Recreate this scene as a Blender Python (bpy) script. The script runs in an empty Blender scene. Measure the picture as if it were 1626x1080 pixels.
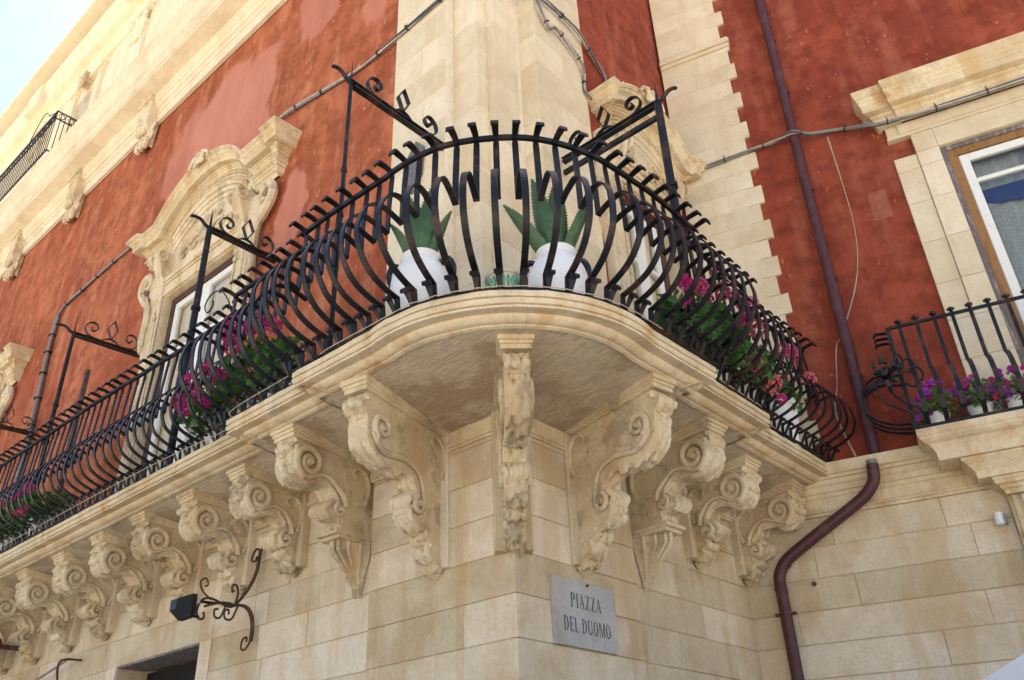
import bpy, bmesh, math, random
from mathutils import Vector, Matrix, noise

# ------------------------------------------------------------------ camera, light, exposure
scene = bpy.context.scene
COL = scene.collection
cam_data = bpy.data.cameras.new("camera")
cam = bpy.data.objects.new("camera", cam_data)
COL.objects.link(cam)
cam_data.sensor_width = 36.0
cam_data.lens = 30.245
cam_data.clip_start = 0.05
cam_data.clip_end = 2000
cam.matrix_world = Matrix(((0.744255, 0.357488, 0.564169, 3.12247),
                           (0.666938, -0.352579, -0.656416, -3.57948),
                           (-0.035747, 0.864807, -0.500831, 1.6),
                           (0, 0, 0, 1)))
scene.camera = cam

SUN_EL = math.radians(60)
SUN_AZ = math.radians(100)          # measured from +X towards +Y: where the sun stands
world = bpy.data.worlds.new("World")
scene.world = world
world.use_nodes = True
wn = world.node_tree
sky = wn.nodes.new("ShaderNodeTexSky")
sky.sky_type = 'NISHITA'
sky.sun_disc = False
sky.sun_elevation = SUN_EL
sky.sun_rotation = math.radians(90) - SUN_AZ
sky.air_density = 1.0
sky.dust_density = 3.5
sky.ozone_density = 1.0
bgn = wn.nodes["Background"]
bgn.inputs[1].default_value = 0.10
wn.links.new(sky.outputs[0], bgn.inputs[0])

sun_data = bpy.data.lights.new("sun", 'SUN')
sun_data.energy = 5.0
sun_data.angle = math.radians(0.53)
sun_data.color = (1.0, 0.93, 0.82)
sun = bpy.data.objects.new("sun", sun_data)
COL.objects.link(sun)
sd = Vector((math.cos(SUN_EL) * math.cos(SUN_AZ), math.cos(SUN_EL) * math.sin(SUN_AZ), math.sin(SUN_EL)))
sun.rotation_euler = sd.to_track_quat('Z', 'Y').to_euler()

vs = scene.view_settings
vs.view_transform = 'Standard'
vs.look = 'None'
vs.exposure = 1.75
vs.gamma = 1.0
vs.use_curve_mapping = False
scene.cycles.max_bounces = 8
scene.cycles.diffuse_bounces = 4
scene.cycles.use_denoising = True

rnd = random.Random(7)
TH = math.radians(15.776)
YC = 2.81
CT, ST = math.cos(TH), math.sin(TH)
SLAB = 4.09


def FL(s, o, z):            # left facade: s metres left of the corner, o metres out of the wall
    return Vector((-s, -o, z))


def FR(s, o, z):            # right facade
    return Vector((o, s, z))


def FW(u, o, z):            # wing wall beyond the inner corner
    return Vector((u * CT + o * ST, YC + u * ST - o * CT, z))


# ------------------------------------------------------------------ object helpers
WM = {}


def put(o, parent=None, m=None):
    m = m or Matrix.Identity(4)
    COL.objects.link(o)
    if parent is not None:
        o.parent = parent
        o.matrix_parent_inverse = WM[parent.name].inverted()
    o.matrix_basis = m
    WM[o.name] = m.copy()
    return o


def thing(name, label, cat, loc=(0, 0, 0), group=None):
    o = bpy.data.objects.new(name, None)
    o.empty_display_size = 0.2
    put(o, None, Matrix.Translation(loc))
    o['label'] = label
    o['category'] = cat
    if group:
        o['group'] = group
    return o


def tag(o, label, cat, group=None):
    o['label'] = label
    o['category'] = cat
    if group:
        o['group'] = group
    return o


def group_empty(name, parent, loc=(0, 0, 0)):
    o = bpy.data.objects.new(name, None)
    o.empty_display_size = 0.1
    return put(o, parent, Matrix.Translation(loc))


class MB:
    """collects geometry for one mesh"""

    def __init__(self):
        self.v = []
        self.f = []

    def add(self, vs, fs):
        n = len(self.v)
        self.v += [tuple(p) for p in vs]
        self.f += [[n + i for i in f] for f in fs]

    def box(self, T, a0, a1, o0, o1, z0, z1, ch=0.0, jit=0.0):
        """box in a frame T(a, o, z); o1 is the front, chamfered by ch"""
        if ch <= 0:
            p = [T(a, o, z) for o in (o0, o1) for z in (z0, z1) for a in (a0, a1)]
            self.add(p, [(0, 1, 3, 2), (4, 6, 7, 5), (0, 4, 5, 1), (2, 3, 7, 6), (0, 2, 6, 4), (1, 5, 7, 3)])
            return
        j = lambda: rnd.uniform(-jit, jit)
        p = [T(a, o0, z) for z in (z0, z1) for a in (a0, a1)]
        p += [T(a, o1 - ch, z) for z in (z0, z1) for a in (a0, a1)]
        p += [T(a, o1 + j(), z) for z in (z0 + ch, z1 - ch) for a in (a0 + ch, a1 - ch)]
        self.add(p, [(0, 1, 3, 2), (0, 4, 5, 1), (1, 5, 7, 3), (3, 7, 6, 2), (2, 6, 4, 0),
                     (4, 8, 9, 5), (5, 9, 11, 7), (7, 11, 10, 6), (6, 10, 8, 4), (8, 10, 11, 9)])

    def tube(self, pts, r, n=8, cap=True, flat=1.0):
        pts = [Vector(p) for p in pts]
        rs = r if isinstance(r, (list, tuple)) else [r] * len(pts)
        rings = []
        up = None
        for i, p in enumerate(pts):
            t = (pts[min(i + 1, len(pts) - 1)] - pts[max(i - 1, 0)]).normalized()
            if up is None:
                up = t.orthogonal().normalized()
            else:
                up = (up - t * up.dot(t))
                up = up.normalized() if up.length > 1e-6 else t.orthogonal().normalized()
            b = t.cross(up)
            rings.append([p + (up * math.cos(a) + b * math.sin(a) * flat) * rs[i]
                          for a in [2 * math.pi * k / n for k in range(n)]])
        vs = [q for ring in rings for q in ring]
        fs = []
        for i in range(len(pts) - 1):
            for k in range(n):
                a = i * n + k
                b = i * n + (k + 1) % n
                fs.append((a, b, b + n, a + n))
        if cap:
            fs.append(tuple(range(n))[::-1])
            fs.append(tuple((len(pts) - 1) * n + k for k in range(n)))
        self.add(vs, fs)

    def ribbon(self, pts, wdir, w, t, caps=True):
        """flat bar along pts; wdir is its width direction, t its thickness; w may be a list"""
        pts = [Vector(p) for p in pts]
        wdir = Vector(wdir).normalized()
        ws = w if isinstance(w, (list, tuple)) else [w] * len(pts)
        vs = []
        for i, p in enumerate(pts):
            tl = []
            if i > 0:
                tl.append((pts[i] - pts[i - 1]).normalized())
            if i < len(pts) - 1:
                tl.append((pts[i + 1] - pts[i]).normalized())
            tg = tl[0] if len(tl) == 1 else (tl[0] + tl[1])
            tg = tg.normalized() if tg.length > 1e-5 else tl[0]
            nn = wdir.cross(tg).normalized()
            k = 1.0
            if len(tl) == 2:
                k = 1.0 / max(0.45, tg.dot(tl[0]))
            h = nn * t * 0.5 * k
            ww = wdir * ws[i] * 0.5
            vs += [p + ww + h, p - ww + h, p - ww - h, p + ww - h]
        fs = []
        for i in range(len(pts) - 1):
            for k in range(4):
                a = i * 4 + k
                b = i * 4 + (k + 1) % 4
                fs.append((a, b, b + 4, a + 4))
        if caps:
            fs.append((3, 2, 1, 0))
            m = (len(pts) - 1) * 4
            fs.append((m, m + 1, m + 2, m + 3))
        self.add(vs, fs)

    def lathe(self, prof, c=(0, 0, 0), n=32):
        vs, fs = [], []
        for r, z in prof:
            for k in range(n):
                a = 2 * math.pi * k / n
                vs.append((c[0] + r * math.cos(a), c[1] + r * math.sin(a), c[2] + z))
        for i in range(len(prof) - 1):
            for k in range(n):
                a = i * n + k
                b = i * n + (k + 1) % n
                fs.append((a, b, b + n, a + n))
        fs.append(tuple(range(n))[::-1])
        fs.append(tuple((len(prof) - 1) * n + k for k in range(n)))
        self.add(vs, fs)

    def loft(self, rows, closed=False, caps=True):
        """rows: list of equal-length point lists"""
        n = len(rows[0])
        vs = [p for r in rows for p in r]
        fs = []
        m = n if closed else n - 1
        for i in range(len(rows) - 1):
            for k in range(m):
                a = i * n + k
                b = i * n + (k + 1) % n
                fs.append((a, b, b + n, a + n))
        if caps and closed:
            fs.append(tuple(range(n))[::-1])
            fs.append(tuple((len(rows) - 1) * n + k for k in range(n)))
        self.add(vs, fs)

    def mesh(self, name, mat, smooth=None, fix=True, disp=None):
        me = bpy.data.meshes.new(name)
        me.from_pydata([tuple(p) for p in self.v], [], self.f)
        if fix:
            bm = bmesh.new()
            bm.from_mesh(me)
            bmesh.ops.recalc_face_normals(bm, faces=bm.faces)
            bm.to_mesh(me)
            bm.free()
        if disp:
            amp, sc = disp
            nm = [v.normal.copy() for v in me.vertices]
            for v, q in zip(me.vertices, nm):
                v.co += q * amp * noise.noise(v.co * sc)
        me.materials.append(mat)
        if smooth is not None:
            for p in me.polygons:
                p.use_smooth = True
            if smooth > 0:
                try:
                    me.set_sharp_from_angle(angle=math.radians(smooth))
                except Exception:
                    pass
        return me

    def build(self, name, mat, parent=None, smooth=None, fix=True, disp=None, kind=None, m=None):
        o = bpy.data.objects.new(name, self.mesh(name, mat, smooth, fix, disp))
        put(o, parent, m)
        if kind:
            o['kind'] = kind
        return o


def inst(name, me, parent, m):
    return put(bpy.data.objects.new(name, me), parent, m)


def spline(pts, sub=6, closed=False):
    """Catmull-Rom through pts (tuples of any dimension)"""
    out = []
    n = len(pts)
    rng = range(n) if closed else range(n - 1)
    for i in rng:
        p = [pts[(i + k) % n] if closed else pts[min(max(i + k, 0), n - 1)] for k in (-1, 0, 1, 2)]
        for s in range(sub):
            t = s / sub
            out.append(tuple(0.5 * ((2 * p[1][c]) + (-p[0][c] + p[2][c]) * t
                                    + (2 * p[0][c] - 5 * p[1][c] + 4 * p[2][c] - p[3][c]) * t * t
                                    + (-p[0][c] + 3 * p[1][c] - 3 * p[2][c] + p[3][c]) * t ** 3)
                             for c in range(len(p[1]))))
    if not closed:
        out.append(tuple(pts[-1]))
    return out


# ------------------------------------------------------------------ materials
def new_mat(name):
    m = bpy.data.materials.new(name)
    m.use_nodes = True
    nt = m.node_tree
    return m, nt, nt.nodes["Principled BSDF"]


def N(nt, kind, **kw):
    n = nt.nodes.new(kind)
    for k, v in kw.items():
        if k.startswith('i_'):
            n.inputs[int(k[2:])].default_value = v
        else:
            setattr(n, k, v)
    return n


def pos_noise(nt, scale, detail=4, stretch=(1, 1, 1), rough=0.6, off=0.0):
    g = N(nt, "ShaderNodeNewGeometry")
    mp = N(nt, "ShaderNodeMapping")
    mp.inputs['Scale'].default_value = stretch
    mp.inputs['Location'].default_value = (off, off * 1.7, off * 0.6)
    nt.links.new(g.outputs['Position'], mp.inputs[0])
    nz = N(nt, "ShaderNodeTexNoise")
    nz.inputs['Scale'].default_value = scale
    nz.inputs['Detail'].default_value = detail
    nz.inputs['Roughness'].default_value = rough
    nt.links.new(mp.outputs[0], nz.inputs['Vector'])
    return nz.outputs['Fac']


def ramp(nt, src, stops):
    r = N(nt, "ShaderNodeValToRGB")
    el = r.color_ramp.elements
    while len(el) < len(stops):
        el.new(0.5)
    for e, (p, c) in zip(el, stops):
        e.position = p
        e.color = (c, c, c, 1) if isinstance(c, (int, float)) else (*c, 1)
    nt.links.new(src, r.inputs[0])
    return r.outputs[0]


def mixc(nt, fac, a, b, mode='MIX'):
    m = N(nt, "ShaderNodeMix", data_type='RGBA', blend_type=mode)
    for i, x in ((0, fac), (6, a), (7, b)):
        if isinstance(x, (int, float)):
            m.inputs[i].default_value = x
        elif isinstance(x, tuple):
            m.inputs[i].default_value = (*x, 1)
        else:
            nt.links.new(x, m.inputs[i])
    return m.outputs[2]


def math_n(nt, op, a, b=None, clamp=False):
    m = N(nt, "ShaderNodeMath", operation=op, use_clamp=clamp)
    for i, x in ((0, a), (1, b)):
        if x is None:
            continue
        if isinstance(x, (int, float)):
            m.inputs[i].default_value = x
        else:
            nt.links.new(x, m.inputs[i])
    return m.outputs[0]


def bump(nt, bsdf, layers, strength=0.4):
    """layers: list of (fac socket, weight m)"""
    tot = None
    for f, w in layers:
        x = math_n(nt, 'MULTIPLY', f, w)
        tot = x if tot is None else math_n(nt, 'ADD', tot, x)
    b = N(nt, "ShaderNodeBump")
    b.inputs['Strength'].default_value = strength
    b.inputs['Distance'].default_value = 1.0
    nt.links.new(tot, b.inputs['Height'])
    nt.links.new(b.outputs[0], bsdf.inputs['Normal'])


def stone_mat(name, light, mid, dark, stain=0.5, varia=0.25, rough_bump=0.006, streak=0.5, fleck=0.3, rust=0.0, soot=0.0):
    m, nt, bs = new_mat(name)
    big = pos_noise(nt, 1.6, 5)
    g0 = N(nt, "ShaderNodeNewGeometry")
    oi0 = N(nt, "ShaderNodeObjectInfo")
    sh = N(nt, "ShaderNodeVectorMath", operation='MULTIPLY_ADD')
    nt.links.new(oi0.outputs['Random'], sh.inputs[0])
    sh.inputs[1].default_value = (31.0, 17.0, 23.0)
    nt.links.new(g0.outputs['Position'], sh.inputs[2])
    mz = N(nt, "ShaderNodeTexNoise")
    mz.inputs['Scale'].default_value = 5.5
    mz.inputs['Detail'].default_value = 7
    mz.inputs['Roughness'].default_value = 0.62
    nt.links.new(sh.outputs[0], mz.inputs['Vector'])
    med = mz.outputs['Fac']
    fine = pos_noise(nt, 45, 5, off=1.3, rough=0.7)
    strk = pos_noise(nt, 3.2, 4, stretch=(1.6, 1.6, 0.22), off=9.0)
    pits = pos_noise(nt, 120, 3, off=5.0)
    oi = N(nt, "ShaderNodeObjectInfo")
    c = mixc(nt, ramp(nt, med, [(0.32, 0.0), (0.68, 1.0)]), mid, light)
    c = mixc(nt, math_n(nt, 'MULTIPLY', ramp(nt, big, [(0.50, 0.0), (0.60, 1.0)]), stain), c, dark)
    c = mixc(nt, math_n(nt, 'MULTIPLY', ramp(nt, strk, [(0.52, 0.0), (0.62, 1.0)]), streak), c,
             tuple(x * y for x, y in zip(mid, (0.86, 0.72, 0.52))))
    c = mixc(nt, math_n(nt, 'MULTIPLY', ramp(nt, fine, [(0.35, 1.0), (0.5, 0.0)]), fleck), c,
             tuple(x * 0.62 for x in mid))
    c = mixc(nt, math_n(nt, 'MULTIPLY', ramp(nt, fine, [(0.6, 0.0), (0.72, 1.0)]), 0.35), c,
             tuple(min(1, x * 1.2) for x in light))
    if soot:
        st = pos_noise(nt, 4.5, 6, off=21, rough=0.7)
        c = mixc(nt, math_n(nt, 'MULTIPLY', ramp(nt, st, [(0.53, 0.0), (0.62, 1.0)]), soot), c, (0.20, 0.155, 0.11))
    if rust:
        rs = pos_noise(nt, 2.3, 4, off=33)
        rf = math_n(nt, 'MULTIPLY', ramp(nt, rs, [(0.60, 0.0), (0.66, 1.0)]), ramp(nt, strk, [(0.42, 0.0), (0.56, 1.0)]))
        c = mixc(nt, math_n(nt, 'MULTIPLY', rf, rust), c, (0.42, 0.19, 0.055))
    # each block its own tone
    v = math_n(nt, 'ADD', math_n(nt, 'MULTIPLY', oi.outputs['Random'], varia), 1.0 - varia * 0.6)
    vv = N(nt, "ShaderNodeCombineColor")
    nt.links.new(v, vv.inputs[0])
    nt.links.new(math_n(nt, 'POWER', v, 1.15), vv.inputs[1])
    nt.links.new(math_n(nt, 'POWER', v, 1.6), vv.inputs[2])
    c = mixc(nt, 1.0, c, vv.outputs[0], 'MULTIPLY')
    nt.links.new(c, bs.inputs['Base Color'])
    bs.inputs['Roughness'].default_value = 0.93
    bs.inputs['Specular IOR Level'].default_value = 0.2
    bump(nt, bs, [(med, rough_bump * 2), (fine, rough_bump), (pits, rough_bump * 0.35)], 0.8)
    return m


def plain_mat(name, col, rough=0.6, metal=0.0, var=0.12, nscale=20, bump_h=0.0, spec=0.5):
    m, nt, bs = new_mat(name)
    nz = pos_noise(nt, nscale, 4)
    c = mixc(nt, ramp(nt, nz, [(0.3, 0.0), (0.7, 1.0)]), tuple(x * (1 - var) for x in col),
             tuple(min(1, x * (1 + var)) for x in col))
    nt.links.new(c, bs.inputs['Base Color'])
    bs.inputs['Roughness'].default_value = rough
    bs.inputs['Metallic'].default_value = metal
    bs.inputs['Specular IOR Level'].default_value = spec
    if bump_h:
        bump(nt, bs, [(nz, bump_h)], 0.8)
    return m


def worn_mat(name, col, wear, thr=0.6, rough=0.4, nscale=14, nstretch=(1, 1, 1), bump_h=0.001, spec=0.5, grit=0.35):
    m, nt, bs = new_mat(name)
    nz = pos_noise(nt, nscale, 5, stretch=nstretch)
    n2 = pos_noise(nt, nscale * 5, 3, off=2)
    c = mixc(nt, ramp(nt, nz, [(thr - 0.05, 0.0), (thr + 0.06, 1.0)]), col, wear)
    c = mixc(nt, math_n(nt, 'MULTIPLY', ramp(nt, n2, [(0.4, 1.0), (0.6, 0.0)]), grit), c,
             tuple(x * 0.6 for x in col))
    nt.links.new(c, bs.inputs['Base Color'])
    nt.links.new(math_n(nt, 'ADD', math_n(nt, 'MULTIPLY', nz, 0.45), rough - 0.2), bs.inputs['Roughness'])
    bs.inputs['Specular IOR Level'].default_value = spec
    bump(nt, bs, [(n2, bump_h)], 0.7)
    return m


def stucco_mat(name, base, dark, pale, patches):
    m, nt, bs = new_mat(name)
    big = pos_noise(nt, 0.9, 6, off=2)
    strk = pos_noise(nt, 2.2, 5, stretch=(2.2, 2.2, 0.28), off=4)
    med = pos_noise(nt, 6, 6, off=6)
    fine = pos_noise(nt, 70, 4)
    grain = pos_noise(nt, 260, 3, off=8)
    c = mixc(nt, ramp(nt, big, [(0.38, 0.0), (0.60, 1.0)]), dark, base)
    c = mixc(nt, math_n(nt, 'MULTIPLY', ramp(nt, strk, [(0.48, 0.0), (0.66, 1.0)]), 0.65), c, pale)
    c = mixc(nt, math_n(nt, 'MULTIPLY', ramp(nt, med, [(0.34, 1.0), (0.58, 0.0)]), 0.65), c,
             tuple(x * 0.62 for x in dark))
    sp = pos_noise(nt, 13, 2, stretch=(1.5, 1.5, 0.8), off=11)
    c = mixc(nt, math_n(nt, 'MULTIPLY', ramp(nt, sp, [(0.69, 0.0), (0.72, 1.0)]), 0.5), c,
             tuple(min(1, x * 1.5) for x in pale))
    g = N(nt, "ShaderNodeNewGeometry")
    warp = N(nt, "ShaderNodeTexNoise")
    warp.inputs['Scale'].default_value = 1.6
    warp.inputs['Detail'].default_value = 5
    nt.links.new(g.outputs['Position'], warp.inputs['Vector'])
    wv = N(nt, "ShaderNodeVectorMath", operation='SCALE')
    nt.links.new(warp.outputs['Color'], wv.inputs[0])
    wv.inputs['Scale'].default_value = 0.9
    ps = N(nt, "ShaderNodeVectorMath", operation='ADD')
    nt.links.new(g.outputs['Position'], ps.inputs[0])
    nt.links.new(wv.outputs[0], ps.inputs[1])
    for (cx, cy, cz, sx, sz, col, a) in patches:
        sb = N(nt, "ShaderNodeVectorMath", operation='SUBTRACT')
        nt.links.new(ps.outputs[0], sb.inputs[0])
        sb.inputs[1].default_value = (cx + 0.45, cy + 0.45, cz + 0.45)
        ml = N(nt, "ShaderNodeVectorMath", operation='MULTIPLY')
        nt.links.new(sb.outputs[0], ml.inputs[0])
        ml.inputs[1].default_value = (1 / sx, 0.0, 1 / sz) if sx > 0 else (0.0, -1 / sx, 1 / sz)
        ln = N(nt, "ShaderNodeVectorMath", operation='LENGTH')
        nt.links.new(ml.outputs[0], ln.inputs[0])
        f = math_n(nt, 'MULTIPLY', math_n(nt, 'MULTIPLY', ramp(nt, ln.outputs['Value'], [(0.84, 1.0), (1.0, 0.0)]), ramp(nt, strk, [(0.30, 0.8), (0.55, 1.0)])), a)
        c = mixc(nt, f, c, col)
    nt.links.new(c, bs.inputs['Base Color'])
    bs.inputs['Roughness'].default_value = 0.95
    bs.inputs['Specular IOR Level'].default_value = 0.15
    bump(nt, bs, [(fine, 0.004), (grain, 0.0015), (med, 0.012)], 0.8)
    return m


M = {}
M['ashlar'] = stone_mat('ashlar limestone', (0.72, 0.62, 0.46), (0.63, 0.515, 0.355), (0.50, 0.335, 0.17), stain=0.5, streak=0.5, varia=0.28)
M['pale_ashlar'] = stone_mat('pale ashlar limestone', (0.76, 0.66, 0.48), (0.68, 0.56, 0.39), (0.58, 0.43, 0.26), stain=0.3, streak=0.2, varia=0.16, fleck=0.15)
M['carved'] = stone_mat('carved limestone', soot=0.45, light=(0.76, 0.645, 0.45), mid=(0.65, 0.52, 0.34), dark=(0.42, 0.26, 0.12), stain=0.4, streak=0.4, varia=0.08, rough_bump=0.010)
M['moulding'] = stone_mat('moulded limestone', rust=0.6, soot=0.25, light=(0.76, 0.64, 0.44), mid=(0.67, 0.53, 0.34), dark=(0.42, 0.27, 0.12), stain=0.35, streak=0.65, varia=0.05, rough_bump=0.007)
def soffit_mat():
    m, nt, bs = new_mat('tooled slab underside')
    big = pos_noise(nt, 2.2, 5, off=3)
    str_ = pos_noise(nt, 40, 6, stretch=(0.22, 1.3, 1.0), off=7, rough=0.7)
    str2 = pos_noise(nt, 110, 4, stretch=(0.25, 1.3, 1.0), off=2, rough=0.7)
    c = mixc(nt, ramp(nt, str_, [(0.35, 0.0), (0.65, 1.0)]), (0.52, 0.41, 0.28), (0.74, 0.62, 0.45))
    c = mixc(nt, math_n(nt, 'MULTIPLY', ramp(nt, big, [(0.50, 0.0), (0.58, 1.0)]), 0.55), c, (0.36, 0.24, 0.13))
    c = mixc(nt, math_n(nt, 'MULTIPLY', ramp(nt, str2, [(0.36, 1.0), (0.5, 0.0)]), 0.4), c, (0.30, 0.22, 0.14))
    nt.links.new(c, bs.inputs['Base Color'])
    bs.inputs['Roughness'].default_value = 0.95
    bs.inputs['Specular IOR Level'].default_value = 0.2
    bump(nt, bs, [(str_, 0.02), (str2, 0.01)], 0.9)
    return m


M['soffit'] = soffit_mat()
M['cornice_stone'] = stone_mat('bright cornice stone', (0.76, 0.66, 0.48), (0.69, 0.57, 0.39), (0.50, 0.37, 0.21), stain=0.3, streak=0.15, varia=0.1)
M['mortar'] = plain_mat('lime mortar', (0.56, 0.44, 0.29), 0.95, var=0.2, bump_h=0.003)
M['pale_mortar'] = plain_mat('pale lime mortar', (0.74, 0.65, 0.5), 0.95, var=0.1, bump_h=0.003)
M['upper_plaster'] = stone_mat('cream upper plaster', (0.82, 0.72, 0.52), (0.79, 0.67, 0.46), (0.64, 0.51, 0.31), stain=0.2, streak=0.25, varia=0.03)  # cream plaster, colour lightened to carry the stronger sky light up there
PINK = (0.53, 0.215, 0.15)
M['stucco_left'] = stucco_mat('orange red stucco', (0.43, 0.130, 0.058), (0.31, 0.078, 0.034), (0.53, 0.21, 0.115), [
    (-4.5, 0, 9.35, 0.72, 0.9, PINK, 0.85), (-3.8, 0, 9.1, 0.45, 1.0, PINK, 0.75), (-5.3, 0, 9.0, 0.5, 1.1, PINK, 0.6),
    (-2.75, 0, 6.95, 0.22, 0.55, PINK, 0.75), (-2.6, 0, 9.9, 0.5, 0.55, PINK, 0.6), (-1.6, 0, 9.3, 0.25, 0.8, PINK, 0.55)])
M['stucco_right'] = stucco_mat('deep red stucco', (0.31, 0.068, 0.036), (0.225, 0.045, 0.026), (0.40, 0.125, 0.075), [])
M['patch'] = stucco_mat('grey red repair plaster', (0.36, 0.12, 0.07), (0.3, 0.09, 0.055), (0.4, 0.16, 0.1), [])
M['iron'] = worn_mat('black painted iron', (0.006, 0.0065, 0.008), (0.060, 0.028, 0.022), 0.58, 0.42, 7, spec=0.32)
M['rusty_iron'] = worn_mat('rusty iron', (0.05, 0.025, 0.016), (0.13, 0.055, 0.025), 0.5, 0.7, 20)
M['galv'] = plain_mat('zinc grey pipe', (0.2, 0.2, 0.2), 0.5, metal=0.3)
M['cable'] = plain_mat('grey cable sheath', (0.20, 0.19, 0.18), 0.6, var=0.3)
M['cable_light'] = plain_mat('pale cable sheath', (0.42, 0.36, 0.30), 0.6, var=0.25)
M['cable_dark'] = plain_mat('dark cable sheath', (0.06, 0.06, 0.065), 0.55, var=0.3)
M['tie'] = plain_mat('black cable tie', (0.02, 0.02, 0.02), 0.5)
M['pipe'] = worn_mat('purple brown painted pipe', (0.075, 0.021, 0.026), (0.12, 0.05, 0.045), 0.60, 0.45, 6, spec=0.4)
M['white_glaze'] = plain_mat('white glazed terracotta', (0.86, 0.86, 0.87), 0.35, var=0.03, nscale=3)
M['white_plastic'] = plain_mat('white plastic', (0.74, 0.74, 0.72), 0.45, var=0.04)
M['black_handle'] = plain_mat('blue black glaze', (0.008, 0.01, 0.03), 0.25, spec=0.6)
M['green_glaze'] = plain_mat('green majolica glaze', (0.10, 0.33, 0.24), 0.3, var=0.2)
M['buff_glaze'] = plain_mat('buff majolica', (0.55, 0.5, 0.36), 0.5, var=0.1)
M['terracotta'] = plain_mat('terracotta', (0.4, 0.16, 0.08), 0.85)
M['white_frame'] = worn_mat('white painted wood', (0.76, 0.75, 0.70), (0.6, 0.55, 0.46), 0.68, 0.5, 9, grit=0.05)
M['brown_wood'] = worn_mat('varnished brown wood', (0.30, 0.145, 0.035), (0.20, 0.085, 0.022), 0.56, 0.45, 5, (3, 3, 0.4))
M['grey_wood'] = worn_mat('weathered grey wood', (0.15, 0.12, 0.12), (0.33, 0.29, 0.28), 0.55, 0.8, 8, (4, 4, 0.5))
M['dark_wood'] = plain_mat('dark brown shutter wood', (0.05, 0.028, 0.018), 0.6)
M['dark_brown'] = worn_mat('dark brown painted wood', (0.075, 0.032, 0.022), (0.12, 0.055, 0.03), 0.6, 0.5, 6)
M['dark_void'] = plain_mat('dark interior', (0.005, 0.0045, 0.004), 0.9)  # near-black, paints the darkness of unlit space behind the openings
M['curtain'] = plain_mat('cream inner shutter', (0.74, 0.60, 0.42), 0.8, var=0.06, nscale=4)
M['lace'] = plain_mat('grey lace curtain', (0.36, 0.38, 0.37), 0.9, var=0.3, nscale=60)
M['blue_reflection'] = plain_mat('dark blue blind', (0.02, 0.045, 0.18), 0.6)  # colour of a painted sky reflection, not of a hanging cloth
M['marble'] = stone_mat('grey marble plaque', (0.49, 0.48, 0.45), (0.43, 0.42, 0.40), (0.34, 0.33, 0.31), stain=0.45, streak=0.25, varia=0.0, rough_bump=0.001, fleck=0.3, soot=0.25)
M['ink'] = plain_mat('dark incised letters', (0.085, 0.09, 0.105), 0.8, var=0.6, nscale=90)
M['lead'] = plain_mat('lead grey plate', (0.13, 0.12, 0.125), 0.6, var=0.25, bump_h=0.002)
M['lamp_glass'] = plain_mat('frosted bulb glass', (0.5, 0.52, 0.52), 0.2)
M['awning_red'] = plain_mat('dark red awning cloth', (0.09, 0.015, 0.012), 0.9)
M['canopy'] = plain_mat('white canvas', (0.72, 0.74, 0.78), 0.8, var=0.03)
M['soil'] = plain_mat('potting soil', (0.04, 0.025, 0.015), 0.95)
M['twine'] = plain_mat('pale twine', (0.45, 0.38, 0.28), 0.9)


def leaf_mat(name, a, b, rough=0.5, trans=0.25):
    m, nt, bs = new_mat(name)
    nz = pos_noise(nt, 14, 3)
    n2 = pos_noise(nt, 60, 3, off=4)
    c = mixc(nt, ramp(nt, nz, [(0.3, 0.0), (0.7, 1.0)]), a, b)
    c = mixc(nt, math_n(nt, 'MULTIPLY', ramp(nt, n2, [(0.4, 1.0), (0.6, 0.0)]), 0.3), c, tuple(x * 0.6 for x in a))
    nt.links.new(c, bs.inputs['Base Color'])
    bs.inputs['Roughness'].default_value = rough
    if trans:
        tr = N(nt, "ShaderNodeBsdfTranslucent")
        nt.links.new(c, tr.inputs[0])
        mx = N(nt, "ShaderNodeMixShader")
        mx.inputs[0].default_value = trans
        nt.links.new(bs.outputs[0], mx.inputs[1])
        nt.links.new(tr.outputs[0], mx.inputs[2])
        nt.links.new(mx.outputs[0], nt.nodes["Material Output"].inputs[0])
    return m


M['agave'] = leaf_mat('agave leaf', (0.045, 0.105, 0.045), (0.085, 0.165, 0.065), 0.45, 0.0)
M['agave_edge'] = plain_mat('agave thorn', (0.10, 0.10, 0.05), 0.6)
M['leaf'] = leaf_mat('geranium leaf', (0.035, 0.12, 0.018), (0.10, 0.24, 0.045), 0.5, 0.35)
M['leaf_pale'] = leaf_mat('petunia leaf', (0.08, 0.19, 0.03), (0.17, 0.29, 0.07), 0.5, 0.35)
M['pink'] = leaf_mat('pink geranium petal', (0.62, 0.045, 0.20), (0.74, 0.16, 0.34), 0.6, 0.3)
M['salmon'] = leaf_mat('salmon geranium petal', (0.66, 0.10, 0.15), (0.78, 0.25, 0.30), 0.6, 0.3)
M['magenta'] = leaf_mat('magenta petal', (0.52, 0.015, 0.22), (0.68, 0.05, 0.30), 0.6, 0.3)
M['purple'] = leaf_mat('purple petunia petal', (0.32, 0.025, 0.38), (0.50, 0.07, 0.52), 0.6, 0.3)
M['red_petal'] = leaf_mat('crimson petal', (0.45, 0.015, 0.08), (0.6, 0.05, 0.12), 0.6, 0.3)


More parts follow.
